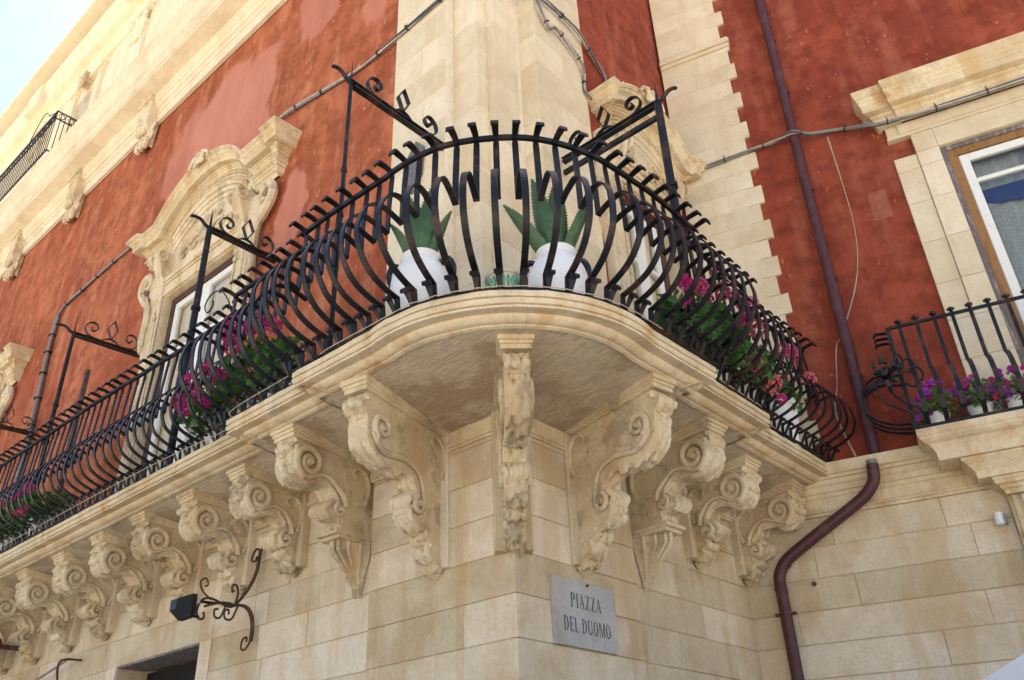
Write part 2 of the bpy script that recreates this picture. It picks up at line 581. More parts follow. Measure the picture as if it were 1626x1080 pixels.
def glass_mat():
    m, nt, bs = new_mat('window glass')
    nt.nodes.remove(bs)
    gl = N(nt, "ShaderNodeBsdfGlossy")
    gl.inputs['Roughness'].default_value = 0.03
    gl.inputs['Color'].default_value = (0.95, 0.97, 1, 1)
    tr = N(nt, "ShaderNodeBsdfTransparent")
    tr.inputs['Color'].default_value = (0.9, 0.93, 0.93, 1)
    fr = N(nt, "ShaderNodeFresnel")
    fr.inputs['IOR'].default_value = 1.45
    g = pos_noise(nt, 1.5, 2)
    b = N(nt, "ShaderNodeBump")
    b.inputs['Strength'].default_value = 0.15
    b.inputs['Distance'].default_value = 0.02
    nt.links.new(g, b.inputs['Height'])
    nt.links.new(b.outputs[0], gl.inputs['Normal'])
    mx = N(nt, "ShaderNodeMixShader")
    nt.links.new(fr.outputs[0], mx.inputs[0])
    nt.links.new(tr.outputs[0], mx.inputs[1])
    nt.links.new(gl.outputs[0], mx.inputs[2])
    nt.links.new(mx.outputs[0], nt.nodes["Material Output"].inputs[0])
    return m


M['glass'] = glass_mat()

# ------------------------------------------------------------------ ground
m, nt, bs = new_mat('pale limestone paving')
nz = pos_noise(nt, 0.5, 5)
n2 = pos_noise(nt, 9, 5)
br = N(nt, "ShaderNodeTexBrick")
g = N(nt, "ShaderNodeNewGeometry")
nt.links.new(g.outputs['Position'], br.inputs['Vector'])
br.inputs['Scale'].default_value = 1.0
br.inputs['Brick Width'].default_value = 0.9
br.inputs['Row Height'].default_value = 0.45
br.inputs['Mortar Size'].default_value = 0.008
br.inputs['Color1'].default_value = (0.56, 0.52, 0.44, 1)
br.inputs['Color2'].default_value = (0.50, 0.46, 0.39, 1)
br.inputs['Mortar'].default_value = (0.3, 0.27, 0.22, 1)
c = mixc(nt, math_n(nt, 'MULTIPLY', ramp(nt, nz, [(0.4, 0.0), (0.7, 1.0)]), 0.3), br.outputs['Color'], (0.42, 0.38, 0.31))
nt.links.new(c, bs.inputs['Base Color'])
bs.inputs['Roughness'].default_value = 0.6
bump(nt, bs, [(n2, 0.003)], 0.6)
gb = MB()
gb.add([(-600, -600, 0), (600, -600, 0), (600, 600, 0), (-600, 600, 0)], [(0, 1, 2, 3)])
gb.build('ground', m, fix=False, kind='structure')

# ------------------------------------------------------------------ the palace: walls
palace = thing('palace', 'cream stone and red stucco baroque palace with the rounded corner balcony over the street sign', 'building', (0, 0, 0))


def wall(name, T, a0, a1, z0, z1, o1, depth, holes, mat, parent):
    mb = MB()
    cuts = sorted(holes)
    x = a0
    for (h0, h1, y0, y1) in cuts:
        mb.box(T, x, h0, o1 - depth, o1, z0, z1)
        if y0 > z0:
            mb.box(T, h0, h1, o1 - depth, o1, z0, y0)
        if y1 < z1:
            mb.box(T, h0, h1, o1 - depth, o1, y1, z1)
        x = h1
    mb.box(T, x, a1, o1 - depth, o1, z0, z1)
    return mb.build(name, mat, parent)


lower_left = wall('lower_wall', FL, 0.04, 24, 0, 4.0, -0.031, 0.575, [(3.28, 4.62, 0, 3.0), (8.9, 10.3, 0, 3.05)], M['mortar'], palace)
lower_right = wall('lower_wall', FR, 0.605, 2.9, 0, 4.0, -0.031, 0.575, [(2.85, 2.86, 0, 0.01)], M['mortar'], palace)
red_left = wall('stucco_wall', FL, 1.19, 24, 4.0, 10.6, -0.03, 0.5, [(3.545, 5.015, 4.09, 6.97), (9.9, 11.3, 4.09, 6.97)], M['stucco_left'], palace)
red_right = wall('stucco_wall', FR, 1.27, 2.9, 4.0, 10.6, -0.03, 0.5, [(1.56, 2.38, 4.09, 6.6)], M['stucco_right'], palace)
mb = MB()
mb.box(FL, 0.61, 24, -14, -0.62, 0, 15.2)
mb.build('sun_block_body', M['dark_void'], palace)  # solid unseen body behind the facades, added to block the sun
mb = MB()
mb.box(FL, 1.2, 24, -0.5, 0.0, 10.6, 15.2)
mb.box(FL, 0, 1.2, -2.8, 0.0, 10.6, 15.2)
upper_storey = mb.build('upper_wall', M['upper_plaster'], palace)
mb = MB()
mb.box(FL, -0.5, 24, -14.5, 0.5, 15.2, 15.35)
mb.build('roof', M['upper_plaster'], palace)


def courses(T, a0, a1, z0, n, h, o_front, depth, mat, parent, lens=(0.55, 1.0), holes=(), shift=0.0, gap=0.004,
            ch=0.004, jit=0.0025, ztop=None):
    for k in range(n):
        za = z0 + k * h
        zb = za + h
        if ztop and zb > ztop:
            zb = ztop
        if zb - za < 0.04:
            continue
        x = a0
        first = True
        while x < a1 - 0.02:
            L = rnd.uniform(*lens)
            if first and k % 2:
                L *= 0.6
            first = False
            e = x + L
            if a1 - e < lens[0] * 0.5:
                e = a1
            e = min(e, a1)
            for (h0, h1, y0, y1) in holes:
                if za < y1 - 0.02 and zb > y0 + 0.02:
                    if x < h0 < e:
                        e = h0
                    if h0 - 0.01 <= x < h1 - 0.01:
                        x = h1
                        e = max(e, h1 + lens[0])
            if x >= a1 - 0.02:
                break
            e = min(e, a1)
            mb = MB()
            zz1 = zb
            for (h0, h1, y0, y1) in holes:
                pass
            mb.box(T, x + gap * 0.35, e - gap * 0.35, o_front - depth, o_front + rnd.uniform(-0.002, 0.004),
                   za + gap, zb - gap * 0.3, ch, jit)
            mb.build('stone_block', mat, parent)
            x = e


CH = 0.2368
Z0C = 2.523
# projecting corner pier (both faces) and the wall beyond it
DOOR = (3.28, 4.62, 0, 3.0)
for k in range(-3, 6):
    za = Z0C + k * CH
    zb = za + CH
    if k == 5:
        zb = 3.985
    # L-shaped corner stones: one arm on each face
    la, ra = (0.62, 0.34) if k % 2 else (0.40, 0.62)
    mb = MB()
    f = 0.0 + rnd.uniform(0, 0.002)
    g = 0.003
    P = [(-la, -f), (f, -f), (f, ra), (-0.3, ra), (-0.3, 0.3), (-la, 0.3)]
    c1, c2 = za + g, zb - 0.001
    vsx = []
    for zz, ins in ((c1, 0.003), (c1 + 0.003, 0), (c2 - 0.003, 0), (c2, 0.003)):
        for (x, y) in P:
            vsx.append((x - (ins if x > 0 - 0.001 else 0), y + (ins if y < 0.001 else 0), zz))
    fs = []
    for i in range(3):
        for q in range(6):
            a, b = i * 6 + q, i * 6 + (q + 1) % 6
            fs.append((a, b, b + 6, a + 6))
    fs += [(5, 4, 3, 2, 1, 0), (18, 19, 20, 21, 22, 23)]
    mb.add(vsx, fs)
    mb.build('stone_block', M['ashlar'], lower_left)
    for T, par, st, en in ((FL, lower_left, la, 1.25), (FR, lower_right, ra, 1.2)):
        x = st
        while x < en - 0.01:
            e = x + rnd.uniform(0.4, 0.8)
            if en - e < 0.25:
                e = en
            mb = MB()
            mb.box(T, x + 0.0015, e - 0.0015, -0.1, rnd.uniform(0, 0.003), za + 0.003, zb - 0.001, 0.003, 0.002)
            mb.build('stone_block', M['ashlar'], par)
            x = e
courses(FL, 1.253, 8.8, Z0C - 3 * CH, 9, CH, -0.006 - 0.018, 0.1, M['ashlar'], lower_left,
        holes=[(3.28, 4.62, 0, 3.0)], ztop=3.985)
courses(FR, 1.203, 2.808, Z0C - 3 * CH, 9, CH, -0.024, 0.1, M['ashlar'], lower_right, ztop=3.985)
for T, par, st in ((FL, lower_left, 1.251), (FR, lower_right, 1.201)):
    mb = MB()
    mb.box(T, st, 24 if T is FL else 2.86, -0.03, -0.0285, 0, 3.98)

mb = MB()
mb.box(FL, 0.04, 1.248, -0.03, -0.007, 1.8, 3.98)
mb.box(FR, 0.04, 1.198, -0.03, -0.007, 1.8, 3.98)
mb.build('pier_bedding', M['mortar'], palace)
# string moulding below the slab, between the brackets
mb = MB()
for T, en in ((FL, 12), (FR, 2.84)):
    mb.box(T, 0.0, en, -0.05, 0.016, 3.735, 3.752)
    mb.box(T, 0.0, en, -0.05, 0.028, 3.752, 3.775)
    mb.box(T, 0.0, en, -0.05, 0.012, 3.775, 3.90)
mb.build('string_moulding', M['moulding'], palace)

# shop doorway
mb = MB()
mb.box(FL, 3.28, 4.62, -0.6, -0.56, 0, 3.0)
door = mb.build('shop_doorway', M['dark_void'], palace)
mb = MB()
mb.box(FL, 3.29, 4.61, -0.34, -0.30, 0.0, 2.97)
mb.build('dark_sheet', M['dark_void'], door)  # black sheet filling the door, painted in for the shade inside
mb = MB()
mb.box(FL, 3.12, 3.279, -0.1, -0.012, 0, 3.0)
mb.box(FL, 4.621, 4.78, -0.1, -0.012, 0, 3.0)
mb.build('door_jamb', M['ashlar'], door)
mb = MB()
mb.box(FL, 3.12, 4.78, -0.1, -0.016, 3.002, 3.228, 0.004)
mb.build('lintel', M['ashlar'], door)
mb = MB()
mb.box(FL, 3.3, 4.60, -0.28, -0.02, 2.985, 2.998)
mb.build('soffit_board', M['grey_wood'], door)

# ------------------------------------------------------------------ corner pilaster, stepped at the corner
pil = MB()
pil.box(lambda a, o, z: Vector((a, o, z)), -1.215, -0.57, 0.0035, 0.45, 4.0, 10.6)
pil.box(lambda a, o, z: Vector((a, o, z)), -0.57, -0.29, 0.1035, 0.45, 4.0, 10.6)
pil.box(lambda a, o, z: Vector((a, o, z)), -0.57, -0.2035, 0.2235, 1.2, 4.0, 10.6)
pil.box(lambda a, o, z: Vector((a, o, z)), -0.57, -0.0235, 0.5585, 1.265, 4.0, 10.6)
pilaster = pil.build('corner_pilaster', M['pale_mortar'], palace)
XY = lambda a, o, z: Vector((a, o, z))


def ublock(x0, x1, y0, y1, z0, z1):
    mb = MB()
    c = 0.0025
    j = rnd.uniform(0, 0.0015)
    vsx = []
    for zz, ins in ((z0, c), (z0 + c, 0), (z1 - c, 0), (z1, c)):
        for (x, y) in ((x0, y0), (x1, y0), (x1, y1), (x0, y1)):
            vsx.append((x - ins + j if x == x1 else x + ins * 0.3, y + ins - j if y == y0 else y, zz))
    fs = []
    for i in range(3):
        for q in range(4):
            a, b = i * 4 + q, i * 4 + (q + 1) % 4
            fs.append((a, b, b + 4, a + 4))
    fs += [(3, 2, 1, 0), (12, 13, 14, 15)]
    mb.add(vsx, fs)
    mb.build('stone_block', M['pale_ashlar'], pilaster)


z = 4.09
k = 0
while z < 10.35:
    h = rnd.choice((0.31, 0.34, 0.36))
    a, b = z + 0.004, z + h - 0.004
    if k % 2:
        ublock(-1.22, -0.574, 0.0, 0.3, a, b)
        ublock(-0.568, -0.29, 0.10, 0.4, a, b)
        ublock(-0.4, -0.2, 0.22, 0.5, a, b)
        ublock(-0.4, -0.02, 0.555, 1.275, a, b)
    else:
        sp = -1.22 + rnd.uniform(0.25, 0.4)
        ublock(-1.22, sp - 0.004, 0.0, 0.3, a, b)
        ublock(sp, -0.574, 0.0, 0.3, a, b)
        ublock(-0.568, -0.29, 0.10, 0.4, a, b)
        ublock(-0.4, -0.2, 0.22, 0.5, a, b)
        s2 = 0.555 + rnd.uniform(0.25, 0.4)
        ublock(-0.4, -0.02, 0.555, s2 - 0.004, a, b)
        ublock(-0.4, -0.02, s2, 1.275, a, b)
    z += h
    k += 1
# little lead plate on the pilaster
mb = MB()
oc = [(-1.04, 6.45), (-0.90, 6.62), (-0.80, 6.50), (-0.82, 6.22), (-0.94, 6.08), (-1.06, 6.22)]
mb.loft([[FL(-x, 0.004, z) for x, z in oc], [FL(-x, 0.016, z) for x, z in oc]], closed=True)
mb.build('lead_plate', M['lead'], palace)

# ------------------------------------------------------------------ balcony slab
def offset_path(pts, d):
    out = []
    n = len(pts)
    for i, p in enumerate(pts):
        ds = []
        if i > 0:
            v = (Vector(pts[i]) - Vector(pts[i - 1]))
            ds.append(v.normalized())
        if i < n - 1:
            v = (Vector(pts[i + 1]) - Vector(pts[i]))
            ds.append(v.normalized())
        ns = [Vector((v.y, -v.x)) for v in ds]          # right-hand normal = outward here
        if len(ns) == 1:
            q = ns[0]
            k = 1
        else:
            q = (ns[0] + ns[1]).normalized()
            k = 1 / max(0.35, q.dot(ns[0]))
        out.append((p[0] + q.x * d * k, p[1] + q.y * d * k))
    return out


R0 = 0.985
edge = [(-14.0, -0.765), (-1.74, -0.765), (-1.74, -0.885), (-0.88, -0.885), (-0.88, -0.975)]
for k in range(25):
    t = k / 24
    a = math.radians(-100 + 110 * t)
    rr = R0 + 0.035 * math.sin(math.pi * t) * 0.0
    edge.append((rr * math.cos(a) * 1.0, rr * math.sin(a)))
edge_r = [(0.985, 0.84), (0.895, 0.84), (0.895, 1.72), (0.785, 1.72), (0.785, 3.2)]
edge = edge + edge_r
prof = [(-0.02, 4.09), (-0.002, 4.089), (0.0, 4.086), (0.0, 4.056), (-0.004, 4.053), (-0.020, 4.050), (-0.020, 4.044), (-0.003, 4.041), (0.0, 4.034), (-0.001, 4.020), (-0.008, 4.010),
        (-0.028, 4.006), (-0.028, 3.999), (-0.008, 3.997), (-0.008, 3.986), (-0.012, 3.984), (-0.078, 3.990), (-0.080, 3.984), (-0.084, 3.974), (-0.096, 3.964), (-0.114, 3.957), (-0.132, 3.957),
        (-0.140, 3.962), (-0.142, 3.950), (-0.166, 3.946), (-0.17, 3.954)]


def to_wall(x, y, z):
    if y < 0 and x < 0:
        return (x, 0.0, z)
    if x > 0 and y > 0:
        return (0.0, y, z)
    return (0.0, 0.0, z)


arc = [q for q in edge if q not in edge_r and q[0] > -0.88 or (q[0] <= -0.88 and q[1] <= -0.97)]
arc = [(-0.88, -0.975)] + edge[5:30]
sections = [
    ([(-14.0, -0.765), (-1.70, -0.765)], [], -0.004),
    ([(-1.74, -0.60), (-1.74, -0.885), (-0.72, -0.885)], [0], -0.002),
    ([(-0.88, -0.70)] + arc + [(0.985, 0.84), (0.70, 0.84)], [0, -1], 0.0),
    ([(0.895, 0.68), (0.895, 1.72), (0.60, 1.72)], [-1], -0.002),
    ([(0.785, 1.68), (0.785, 3.2)], [], -0.004),
]
slab_root = None
for si, (path, rets, dz) in enumerate(sections):
    fine_edge = []
    for i in range(len(path) - 1):
        a, b = Vector(path[i]), Vector(path[i + 1])
        L = (b - a).length
        n = 120 if L > 8 else max(1, int(L / 0.05))
        for q in range(n):
            fine_edge.append(tuple(a.lerp(b, q / n)))
    fine_edge.append(path[-1])
    rows = []
    for (d, z) in prof:
        row = []
        for (x, y) in offset_path(fine_edge, d):
            w = 0.003 * noise.noise(Vector((x * 9, y * 9, z * 14)))
            if z > 4.05:
                w += -0.012 * max(0, noise.noise(Vector((x * 5 + 3, y * 5, 1))) - 0.1) - 0.005 * abs(noise.noise(Vector((x * 22, y * 22, 2))))
            row.append((x, y, z + w + dz))
        rows.append(row)
    mb = MB()
    mb.loft([list(r) for r in zip(*rows)], closed=False)
    sec = mb.build('balcony_slab', M['moulding'], palace, smooth=28, fix=False)
    # sloping underside, following only the front run of this section
    inner = offset_path(fine_edge, -0.168)
    keep = []
    for k_, (x, y) in enumerate(inner):
        ex, ey = fine_edge[k_]
        if si == 1 and ex <= -1.739 and ey > -0.884:
            continue
        if si == 2 and (ex <= -0.879 and ey > -0.974 or (ey >= 0.839 and ex < 0.984)):
            continue
        if si == 3 and ey >= 1.719 and ex < 0.894:
            continue
        keep.append((x, y))
    rws = []
    for t in [i / 10 for i in range(11)]:
        rr_ = []
        for (x, y) in keep:
            q = Vector((x, y, 3.955 + dz)).lerp(Vector(to_wall(x, y, 3.862 + dz)), t)
            rr_.append(tuple(q + Vector((0, 0, 0.008 * noise.noise(q * 7) + 0.004 * noise.noise(q * 24)))))
        rws.append(rr_)
    mb = MB()
    mb.loft(rws)
    mb.build('underside', M['soffit'], sec, smooth=0, fix=False)
    mb = MB()
    tp = [p_ for p_ in offset_path(fine_edge, -0.004)]
    mb.loft([[(x, y, 4.086 + dz) for x, y in tp], [tuple(Vector(to_wall(x, y, 4.086 + dz)) + Vector((-0.3, 0.3, 0))) for x, y in tp]])
    mb.build('balcony_floor', M['ashlar'], sec, fix=False)

# ------------------------------------------------------------------ carved brackets
def bracket_profile(P, H, kind):
    """outer curve (o, dz) from the top front down to the wall; P projection, H height"""
    if kind == 'console':
        q = [(P - 0.035, -0.075), (P - 0.052, -0.10), (P - 0.035, -0.125), (P - 0.018, -0.150), (P - 0.045, -0.168),
             (P - 0.040, -0.20), (P - 0.035, -0.235), (P - 0.06, -0.25), (P - 0.06, -0.285), (P - 0.10, -0.325),
             (P - 0.16, -0.338), (P - 0.225, -0.315), (P - 0.275, -0.285), (P - 0.325, -0.29), (P - 0.365, -0.33),
             (0.165, -0.385), (0.165, -0.415), (0.20, -0.435), (0.225, -0.465), (0.215, -0.50), (0.18, -0.52),
             (0.135, -0.515), (0.13, -0.53), (0.155, -0.555), (0.145, -0.58), (0.11, -0.59), (0.105, -0.61),
             (0.115, -0.63), (0.075, -0.66), (0.04, -0.665)]
        s = H / 0.665
        return [(o, z * s) for o, z in q]
    if kind == 'grand':
        q = [(P - 0.04, -0.09), (P - 0.06, -0.12), (P - 0.005, -0.14), (P + 0.005, -0.175), (P - 0.03, -0.20), (P - 0.055, -0.215),
             (P - 0.055, -0.29), (P - 0.075, -0.36), (P - 0.14, -0.415), (P - 0.23, -0.44), (P - 0.31, -0.435), (P - 0.38, -0.45),
             (P - 0.43, -0.43), (0.36, -0.455), (0.32, -0.50), (0.30, -0.55), (0.34, -0.585), (0.365, -0.63), (0.34, -0.685), (0.27, -0.715),
             (0.21, -0.715), (0.22, -0.745), (0.20, -0.765), (0.16, -0.775), (0.175, -0.81), (0.155, -0.85), (0.11, -0.865), (0.09, -0.885), (0.03, -0.90)]
        s = H / 0.90
        return [(o, z * s) for o, z in q]
    q = [(P - 0.035, -0.075), (P - 0.052, -0.10), (P - 0.03, -0.125), (P - 0.018, -0.155), (P - 0.045, -0.175),
         (P - 0.040, -0.22), (P - 0.05, -0.26), (P - 0.08, -0.31), (P - 0.14, -0.345), (P - 0.21, -0.345),
         (P - 0.28, -0.32), (P - 0.34, -0.315), (P - 0.38, -0.34), (0.30, -0.39), (0.30, -0.42), (0.34, -0.44),
         (0.35, -0.475), (0.32, -0.51), (0.26, -0.52), (0.24, -0.53), (0.26, -0.555), (0.24, -0.585), (0.20, -0.595)]
    return q


def spiral(cx, cz, r0, turns, a0, sgn=1, n=40, rend=0.18):
    out = []
    for i in range(n + 1):
        t = i / n
        a = a0 + sgn * turns * 2 * math.pi * t
        r = r0 * (1 - (1 - rend) * t)
        out.append((cx + r * math.cos(a), cz + r * math.sin(a)))
    return out


_uid = [0]


def bracket(F, P, H, W, kind, ztop=3.952, drop=0.09, seed=0):
    """F(a, o, z): a across, o out of the wall. Top follows the sloping underside."""
    _uid[0] += 1
    base = F(0, 0, ztop - H)
    root = group_empty('bracket', palace, base)
    sd = seed * 7.3
    prof_pts = spline(bracket_profile(P, H, kind), 4)
    # body: grid across the width with rounded, fluted front
    def sof(o):
        return ztop - drop * (1 - min(1, o / P))
    NA = 14
    mb = MB()
    rows = []
    n = len(prof_pts)
    for i, (o, dz) in enumerate(prof_pts):
        tt = i / (n - 1)
        p0 = prof_pts[max(0, i - 1)]
        p1 = prof_pts[min(n - 1, i + 1)]
        tx, tz = p1[0] - p0[0], p1[1] - p0[1]
        L = math.hypot(tx, tz) or 1
        nx, nz_ = -tz / L, tx / L
        if nx < 0 and tt < 0.2:
            pass
        row = []
        wk = W * (1.0 - 0.12 * tt) * (0.92 if kind != 'console' else 1)
        for j in range(NA + 1):
            u = -1 + 2 * j / NA
            bulge = 0.012 * (1 - u * u) + 0.007 * math.cos(u * math.pi * 3) * (0.4 + 0.6 * math.sin(tt * 9 + sd) ** 2)
            if abs(u) > 0.95:
                bulge -= 0.008
            wv = Vector((o * 16 + sd, dz * 16, u * 2.2))
            carve = 0.020 * noise.noise(wv) + 0.014 * noise.noise(wv * 2.7) + 0.005 * noise.noise(wv * 7)
            if kind == 'grand' and tt > 0.3:
                carve *= 1.25
            d = bulge + carve
            oo = max(0.0, o + nx * d)
            row.append(F(u * wk / 2, oo, ztop + dz + nz_ * d))
        rows.append(row)
    mb.loft(rows)
    # cheeks
    for s in (0, NA):
        sgn = -1 if s == 0 else 1
        vsx, fs = [], []
        for i, r in enumerate(rows):
            o, dz = prof_pts[i]
            tt = i / (n - 1)
            wk = W * (1.0 - 0.12 * tt) * (0.92 if kind != 'console' else 1)
            vsx.append(r[s])
            # inner rim a little below, stepped in
            ii = max(0.0, o - 0.03)
            vsx.append(F(sgn * (wk / 2 - 0.000), 0.0 if o < 0.03 else max(0.0, o - 0.022), ztop + dz + 0.008))
            vsx.append(F(sgn * (wk / 2 - 0.012), 0.0 if o < 0.05 else max(0.0, o - 0.03), ztop + dz + 0.012))
            vsx.append(F(sgn * (wk / 2 - 0.014), -0.02, ztop + dz + 0.012))
        for i in range(len(rows) - 1):
            for q in range(3):
                a = i * 4 + q
                fs.append((a, a + 1, a + 5, a + 4))
        mb.add(vsx, fs)
        top = [F(sgn * (W / 2 - 0.012), o, min(sof(o), ztop)) for o in (-0.02, P * 0.5, P - 0.06)]
        r0 = [vsx[3], vsx[2]]
        mb.add([top[0], top[1], top[2], r0[1], r0[0]], [(0, 1, 2, 3, 4)])
    mb.build('carved_body', M['carved'], root, smooth=40)
    # abacus wedge under the slab
    mb = MB()
    for (ex, t0, t1, pr) in ((0.012, 0.0, 0.030, 0.0), (0.002, 0.030, 0.05, -0.014), (-0.006, 0.05, 0.078, -0.024)):
        w2 = W / 2 + ex + 0.012
        front = P + pr
        zt = ztop + 0.006 - t0
        zb = ztop - t1
        pts_s = [(-0.02, sof(0) + 0.01 - t0 * 0.4), (front, zt), (front, zb), (-0.02, ztop - 0.098 - t1 * 0.25)]
        mb.loft([[F(-w2, o, z) for o, z in pts_s], [F(w2, o, z) for o, z in pts_s]], closed=True)
    mb.build('abacus', M['carved'], root)
    # volutes on the cheeks
    if kind == 'console':
        vol = [(P - 0.170, -0.215 * H / 0.665, 0.112, 1.75, math.radians(-70), 1), (0.150, -0.468 * H / 0.665, 0.054, 1.3, math.radians(60), -1)]
        sb = [(P - 0.07, -0.13), (P - 0.07, -0.20), (P - 0.09, -0.27), (P - 0.16, -0.305), (P - 0.24, -0.27), (P - 0.31, -0.25),
              (P - 0.39, -0.28), (0.12, -0.36), (0.11, -0.43)]
    elif kind == 'grand':
        vol = [(P - 0.20, -0.265, 0.085, 1.4, math.radians(-60), 1), (0.28, -0.63, 0.055, 1.3, math.radians(60), -1)]
        sb = [(P - 0.11, -0.32), (P - 0.2, -0.40), (P - 0.3, -0.40), (P - 0.42, -0.39), (0.30, -0.43), (0.25, -0.52), (0.23, -0.64)]
    else:
        vol = [(P - 0.18, -0.215, 0.115, 1.75, math.radians(-70), 1), (0.27, -0.468, 0.045, 1.3, math.radians(60), -1)]
        sb = [(P - 0.07, -0.13), (P - 0.07, -0.20), (P - 0.09, -0.28), (P - 0.17, -0.315), (P - 0.26, -0.28), (P - 0.34, -0.27),
              (P - 0.42, -0.32), (0.24, -0.38), (0.22, -0.44)]
    for s in (-1, 1):
        for (co, cz, r, tn, a0, sg) in vol:
            mb = MB()
            sp = spiral(co, cz, r, tn, a0, sg, 44)
            nn = len(sp)
            mb.tube([F(s * (W * 0.47), o, ztop + z) for o, z in sp],
                    [0.025 * (r / 0.1) ** 0.5 * (1 - 0.6 * i / nn) + 0.002 for i in range(nn)], 8)
            # eye
            mb.tube([F(s * (W * 0.40), co, ztop + cz), F(s * (W * 0.5 + 0.012), co, ztop + cz)], [r * 0.30, r * 0.18], 10)
            mb.build('volute', M['carved'], root, smooth=50)
        mb = MB()
        sbs = spline(sb, 5)
        mb.tube([F(s * (W * 0.47), o, ztop + z * (H / 0.665 if kind == 'console' else 1)) for o, z in sbs],
                [0.017 + 0.004 * math.sin(i * 0.2) for i in range(len(sbs))], 7)
        # back spiral near the wall
        bs_ = spline([(0.07, -0.40), (0.035, -0.31), (0.04, -0.21), (0.09, -0.15), (0.15, -0.15), (0.17, -0.19), (0.14, -0.215)], 5)
        mb.tube([F(s * (W * 0.46), o, ztop + z) for o, z in bs_], [0.019 - 0.009 * i / len(bs_) for i in range(len(bs_))], 7)
        mb.build('scroll_band', M['carved'], root, smooth=50)
    # leaf lobes on the lower front and a carved mask higher up
    mb = MB()
    lobes = []
    if kind == 'console':
        zs, os_, k0 = -0.40 * H / 0.665, 0.17, 3
    elif kind == 'grand':
        zs, os_, k0 = -0.56, 0.30, 4
    else:
        zs, os_, k0 = -0.41, 0.30, 3
    for j in range(-2, 3):
        c = []
        for i in range(9):
            t = i / 8
            oo = os_ + 0.055 * math.sin(t * math.pi * 0.9) + 0.02
            zz = zs - t * 0.115
            aa = j * W * 0.21 * (1 - 0.25 * t) + 0.006 * math.sin(i * 1.4 + sd)
            c.append(F(aa, oo, ztop + zz))
        mb.tube(c, [0.012 + 0.010 * math.sin(math.pi * (0.15 + 0.8 * i / 8)) for i in range(9)], 7)
    mb.build('acanthus_leaf', M['carved'], root, smooth=50)
    mb = MB()
    fo = P - 0.045
    for (a_, o_, z_, ra) in ((0, 0.016, -0.175, 0.02), (0, 0.028, -0.20, 0.024), (-0.038, 0.006, -0.165, 0.020), (0.038, 0.006, -0.165, 0.02),
                             (0, 0.012, -0.245, 0.022), (-0.03, 0.006, -0.235, 0.020), (0.03, 0.006, -0.235, 0.02), (-0.05, 0.0, -0.20, 0.02), (0.05, 0.0, -0.20, 0.02)):
        c = F(a_ * W / 0.19, fo + o_ - 0.012, ztop + z_)
        lat = []
        for i in range(7):
            ph = -math.pi / 2 + math.pi * i / 6
            lat.append([c + Vector((math.cos(ph) * math.cos(q), math.cos(ph) * math.sin(q), math.sin(ph) * 0.9)) * ra
                        for q in [2 * math.pi * w / 8 for w in range(8)]])
        mb.loft(lat, closed=True)
    mb.build('carved_mask', M['carved'], root, smooth=60)
    # wall plate and pendant
    mb = MB()
    pw = W / 2 + 0.03
    if kind == 'stepped':
        # deep corbel block, shelf and pendant
        hb = 0.60
        mb.box(F, -W * 0.42, W * 0.42, -0.06, 0.235, ztop - hb, ztop - 0.10)
        mb.build('corbel_block', M['carved'], root)
        mb = MB()
        mb.box(F, -W * 0.55, W * 0.55, -0.02, 0.30, ztop - hb - 0.022, ztop - hb, 0.004)
        mb.box(F, -W * 0.49, W * 0.49, -0.02, 0.27, ztop - hb - 0.045, ztop - hb - 0.022, 0.004)
        mb.build('shelf', M['carved'], root)
        mb = MB()
        mb.box(F, -W * 0.44, W * 0.44, -0.02, 0.245, ztop - 0.40, ztop - 0.375, 0.004)
        mb.build('corbel_fillet', M['carved'], root)
        mb = MB()
        rows = []
        for (t, r_, dp) in ((0, 0.44, 0.23), (0.05, 0.42, 0.235), (0.10, 0.36, 0.19), (0.16, 0.26, 0.14), (0.2, 0.17, 0.10), (0.215, 0.21, 0.115),
                            (0.24, 0.17, 0.09), (0.27, 0.10, 0.06), (0.33, 0.07, 0.05)):
            row = []
            for j in range(17):
                a = math.pi * j / 16
                fl = 1 + 0.13 * math.cos(j * math.pi) * (1 if t > 0.03 else 0.3)
                row.append(F(math.cos(a) * W * r_ * fl, max(0.0, math.sin(a)) * dp * fl - 0.01, ztop - hb - 0.045 - t))
            rows.append(row)
        mb.loft(rows)
        for q in range(-3, 4):
            aa = q * 0.42
            pts = [F(math.sin(aa) * W * r_, math.cos(aa) * dp, ztop - hb - 0.045 - t) for (t, r_, dp) in ((0.0, 0.45, 0.24), (0.06, 0.43, 0.235), (0.12, 0.32, 0.17), (0.17, 0.22, 0.12))]
            mb.tube(pts, [0.014, 0.017, 0.013, 0.006], 6)
        mb.build('pendant', M['carved'], root, smooth=50)
    else:
        mb.box(F, -pw, pw, -0.06, 0.045, ztop - H + 0.02, ztop - 0.10, 0.006)
        mb.build('wall_plate', M['ashlar'], root)
        mb = MB()
        rows = []
        hh = 0.10
        for (t, r_, dp) in ((-0.3, 0.42, 0.5), (0, 0.45, 0.9), (0.3, 0.36, 0.75), (0.55, 0.22, 0.5), (0.7, 0.26, 0.55), (0.85, 0.14, 0.35), (1.0, 0.04, 0.15)):
            row = []
            for j in range(13):
                a = math.pi * j / 12
                fl = 1 + 0.12 * math.cos(j * math.pi)
                row.append(F(math.cos(a) * W * r_ * fl, math.sin(a) * dp * 0.10 * fl + 0.0, ztop - H + 0.06 - t * hh))
            rows.append(row)
        mb.loft(rows)
        mb.build('pendant', M['carved'], root, smooth=50)
    return root


def frame_at(base, skew, out0):
    """frame at a wall point: base (x,y), out0 = outward heading in radians (+skew)"""
    a = out0 + skew
    ox, oy = math.cos(a), math.sin(a)
    ax, ay = -oy, ox
    bx, by = base
    return lambda A, O, Z: Vector((bx + ox * O + ax * A, by + oy * O + ay * A, Z))


